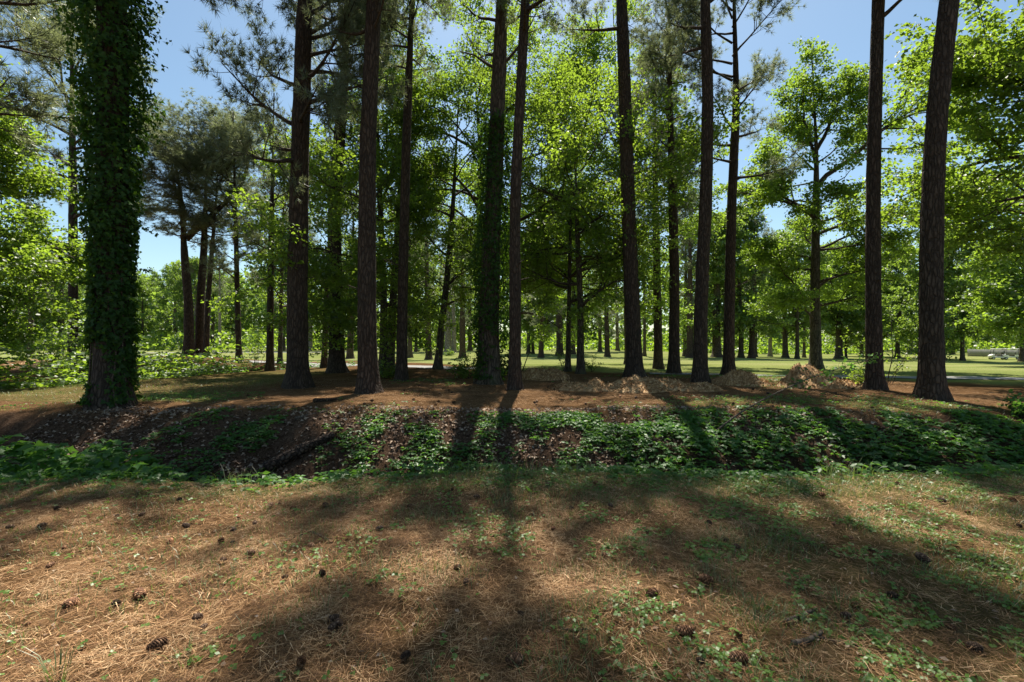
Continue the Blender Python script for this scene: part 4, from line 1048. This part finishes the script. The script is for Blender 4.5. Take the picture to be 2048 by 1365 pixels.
needles('pine_straw', 'fallen pine needles under the trees beyond the ditch', 70000, (-15, 15, 10.0, 20), lambda x, y: (1 - lawn_mask(x, y)) * .8, .18, .005, 622)
x, y, rng = scatter_xy(24000, -10, 9, 5.8, 10.8, lambda x, y: (.35 + .8 * blot(x, y, 65, .8, .35, .6)) * (1 - .7 * sstep(3.5, 5, x)), 631)
pos = np.stack([x, y, height(x, y) + .012 + .02 * rng.random(len(x))], -1); g = Geo()
g.stamp(LEAF * np.array([.8, 1, 2.2]), LEAF_T, pos, unit(rng.normal(size=pos.shape) * np.array([1, 1, .35])), unit(rng.normal(size=pos.shape) * .45 + np.array([0, -.3, 1])), .10 * rng.uniform(.5, 1.2, len(x)), rng.random(len(x)))
stuff('leaf_litter', g, M['dead_leaf'], 'dry brown leaf litter covering the ditch bank', 'leaf litter')
x, y, rng = scatter_xy(1100, -5.5, 6, 1.6, 5.3, lambda x, y: 0 * x + .9, 632)
pos = np.stack([x, y, height(x, y) + .012], -1); g = Geo()
g.stamp(OVAL * np.array([1, 1, 1.5]), OVAL_T, pos, unit(rng.normal(size=pos.shape) * np.array([1, 1, .15])), unit(rng.normal(size=pos.shape) * .3 + np.array([0, 0, 1])), .04 * rng.uniform(.4, 1.1, len(x)), .55 + .45 * rng.random(len(x)))
stuff('leaf_litter', g, M['dead_leaf'], 'pale bark flakes and dry leaf bits on foreground straw', 'leaf litter')

# ------------------------------------------------------------------ pine cones
def cone_mesh(seed):
    rng = np.random.default_rng(seed); g = Geo()
    t = np.linspace(0, 1, 8); rad = .021 * np.sin(np.pi * (.12 + .80 * t)) ** .8
    g.tube(np.stack([0 * t, t * .095, 0 * t], -1), rad, 9, True, r=.1)
    S = np.array([(-.32, 0, 0), (.32, 0, 0), (.55, .75, .12), (0, 1.0, .22), (-.55, .75, .12), (0, .5, -.18)], float)
    ST = np.array([(0, 1, 2), (0, 2, 4), (4, 2, 3), (0, 5, 1), (1, 5, 2), (4, 5, 0), (3, 5, 4), (2, 5, 3)])
    n = 84; k = np.arange(n); u = (k + .5) / n; a = k * 2.39996
    R = .017 * np.sin(np.pi * (.14 + .78 * u)) ** .7
    out = np.stack([np.cos(a), 0 * a, np.sin(a)], -1); pos = out * R[:, None] + np.stack([0 * u, u * .092, 0 * u], -1)
    op = .95 - 1.2 * u[:, None]
    f = unit(out + np.array([0, 1, 0]) * (0.55 - .9 * (0.5 - u[:, None])))
    g.stamp(S, ST, pos, f, unit(np.array([0, 1.0, 0]) - out * .3), .024 * (.55 + .6 * np.sin(np.pi * (.1 + .8 * u))), .25 + .75 * rng.random(n) ** 2)
    return g.mesh('pine_cone')
CONES = [cone_mesh(1), cone_mesh(2)]
CONE_PX = [(380, 1060), (125, 1105), (240, 1036), (277, 1040), (475, 1044), (510, 1057), (752, 1067), (537, 1020), (592, 1021), (645, 1016), (825, 1018), (510, 1115), (42, 1260), (92, 1145), (227, 1216), (642, 1154), (577, 1161), (655, 1252), (657, 1272), (680, 1267), (602, 1335), (820, 1319), (400, 1267), (402, 1246), (465, 1070), (445, 1086), (467, 1092), (337, 1093), (306, 1086), (112, 1021), (95, 1056), (355, 1006), (627, 1103), (452, 1128), (922, 1142), (930, 1177), (1166, 1015), (1138, 1021), (1224, 1020), (1204, 1120), (1421, 1037), (1416, 1050), (1736, 1105), (1706, 1087), (1483, 1286), (1409, 1335), (1774, 1197), (1719, 1220), (1681, 1241), (1914, 1272), (1966, 1312), (1929, 1029), (1874, 1006), (1794, 973), (2019, 1005), (2034, 1057), (1449, 1089), (1481, 1107), (1291, 1068), (1104, 1068), (1083, 1036), (1036, 1232), (1669, 1057), (1651, 998), (1196, 970), (1184, 971), (1099, 977), (560, 1009), (30, 1061), (690, 975), (905, 984), (960, 1000)]
SPECIAL = {(1313, 1197): 'large sunlit cone with pale scale edges right of centre', (127, 1230): 'grey-scaled cone lying near the left edge', (285, 1206): 'big dark cone with grass stem at the shadow edge on the left', (335, 1295): 'cone with pale scales beside a grass tuft at lower left', (1426, 1175): 'reddish cone just above and right of the sunlit one',
           (1389, 1277): 'grey cone shaded by weeds below the sunlit one', (1859, 1137): 'grey cone among green leaves near right edge', (1012, 1337): 'cone standing at the very bottom middle', (1496, 1335): 'brown cone at bottom edge right of middle'}
CONE_LABEL = {}
for lo, hi, row in ((0, 1030, 'row nearest the ditch'), (1030, 1100, 'second row from the ditch'), (1100, 1200, 'middle of the straw'), (1200, 2000, 'straw closest to the viewer')):
    for x0, x1, half in ((-9, 1024, 'left half'), (1024, 3000, 'right half')):
        for k, pp in enumerate(sorted(q for q in CONE_PX if lo <= q[1] < hi and x0 <= q[0] < x1)):
            CONE_LABEL[pp] = f'{ORD[k]} small dark pine cone from the left, {row}, {half}'
crng = np.random.default_rng(5)
for k, pp in enumerate(CONE_PX + list(SPECIAL)):
    c = hit(*pp); s = crng.uniform(.38, .66) if pp not in SPECIAL else .85
    o = link('pine_cone', CONES[k % 2], M['cone'], None, (c.x, c.y, c.z + .016 + .024 * s))
    o.rotation_euler = (crng.normal() * .25, crng.random() * 6.28, crng.random() * 6.28); o.scale = (s, s, s)
    tag(o, SPECIAL.get(pp) or CONE_LABEL[pp], 'pine cone', 'pine cones scattered over the straw')
for k in range(45):
    x = crng.uniform(-9, 12); y = crng.uniform(10.9, 17)
    s = crng.uniform(.7, 1.0)
    o = link('pine_cone', CONES[k % 2], M['cone'], None, (x, y, hf(x, y) + .03 * s)); o.rotation_euler = (crng.normal() * .3, crng.random() * 6.28, crng.random() * 6.28); o.scale = (s, s, s)
    tag(o, 'tiny dark cone on straw under the pines past the ditch', 'pine cone', 'pine cones under the pines')

# ------------------------------------------------------------------ carts and fence at far right
PAINT = plain_mat('white_paint', [(0.3, (0.72, 0.72, 0.70)), (0.7, (0.82, 0.82, 0.80))], 2, 0.35, 0)
DARK = plain_mat('dark_rubber', [(0.3, (0.02, 0.02, 0.02)), (0.7, (0.04, 0.04, 0.04))], 6, 0.7, 0)
SEAT = plain_mat('seat_vinyl', [(0.3, (0.06, 0.05, 0.06)), (0.7, (0.10, 0.085, 0.09))], 4, 0.5, 0)
WOODG = plain_mat('weathered_board', [(0.25, (0.16, 0.16, 0.155)), (0.75, (0.30, 0.295, 0.28))], 5, 0.85, 0.3)
def cart(px, py, rz, label):
    b = hit(px, py); t = thing('golf_cart', b, label, 'golf cart', 'carts parked by the grey fence'); t.rotation_euler.z = rz
    def part(nm, boxes, mat, par=t):
        g = Geo()
        for bx_ in boxes: g.box(*bx_)
        o = link(nm, g.mesh(nm), mat, par); m = o.modifiers.new('bevel', 'BEVEL'); m.width = .04; m.segments = 2; return o
    part('body', [(-1.15, 1.0, -.56, .56, .28, .50), (-1.15, -.45, -.56, .56, .47, .78)], PAINT)
    g = Geo(); v = [(.62, -.55, .46), (1.22, -.5, .46), (1.22, .5, .46), (.62, .55, .46), (.62, -.52, .92), (.98, -.4, .80), (.98, .4, .80), (.62, .52, .92)]
    g.add(v, None, [(0, 3, 2, 1), (4, 5, 6, 7), (0, 1, 5, 4), (1, 2, 6, 5), (2, 3, 7, 6), (3, 0, 4, 7)]); link('front_cowl', g.mesh('front_cowl'), PAINT, t)
    part('seat', [(-.45, .12, -.52, .52, .62, .78)], SEAT); part('backrest', [(-.56, -.44, -.52, .52, .84, 1.22)], SEAT)
    part('roof', [(-.95, .78, -.60, .60, 1.78, 1.86)], PAINT)
    for sx, sy in ((.7, .5), (.7, -.5), (-.85, .5), (-.85, -.5)): 
        g = Geo(); g.tube([(sx + (.12 if sx > 0 else 0), sy, .75), (sx, sy, 1.8)], [.025, .025], 6); link('post', g.mesh('post'), DARK, t)
    for sx, sy in ((.78, .5), (.78, -.5), (-.78, .5), (-.78, -.5)):
        g = Geo(); g.tube([(sx, sy - .1, .23), (sx, sy + .1, .23)], [.23, .23], 18, True); w_ = link('wheel', g.mesh('wheel', False), DARK, t)
        g = Geo(); g.tube([(sx, sy - .105, .23), (sx, sy + .105, .23)], [.12, .12], 12, True); link('rim', g.mesh('rim'), PAINT, w_)
    g = Geo(); g.tube([(.55, .25, .7), (.3, .25, 1.0)], [.02, .02], 6, True); a = np.linspace(0, 6.283, 17); g.tube(np.stack([.3 + .1 * np.sin(a), .25 + .17 * np.cos(a), 1.0 + .1 * np.sin(a)], -1), [.015] * 17, 6); link('steering_wheel', g.mesh('steering_wheel'), DARK, t)
    return t
cart(1996, 719.5, 2.7, 'white golf cart at left of the two by the fence')
cart(2022, 719.0, 2.3, 'white golf cart at right of the two, partly behind leaves')
fa, fb = hit(1936, 713.5), hit(2110, 717.5)
fd = Vector((fb.x - fa.x, fb.y - fa.y, 0)); FL = fd.length; fd.normalize(); ang = math.atan2(fd.y, fd.x)
t = thing('board_fence', fa, 'grey weathered board fence behind the parked carts', 'fence'); t.rotation_euler.z = ang
g = Geo(); g.box(-.075, .075, -.011, .011, 0.05, 1.5); bme = g.mesh('board'); g = Geo(); g.box(-.05, .05, .015, .11, -.2, 1.6); pme = g.mesh('post')
k = 0; s = 0.0
while s < FL and k < 150:
    o = link('board', bme, WOODG, t, (s, 0, hf(fa.x + fd.x * s, fa.y + fd.y * s) - fa.z)); o.scale.z = 0.97 + .05 * ((k * 7) % 5) / 5
    if k % 14 == 0: link('post', pme, WOODG, t, (s, 0, o.location.z))
    s += .162; k += 1
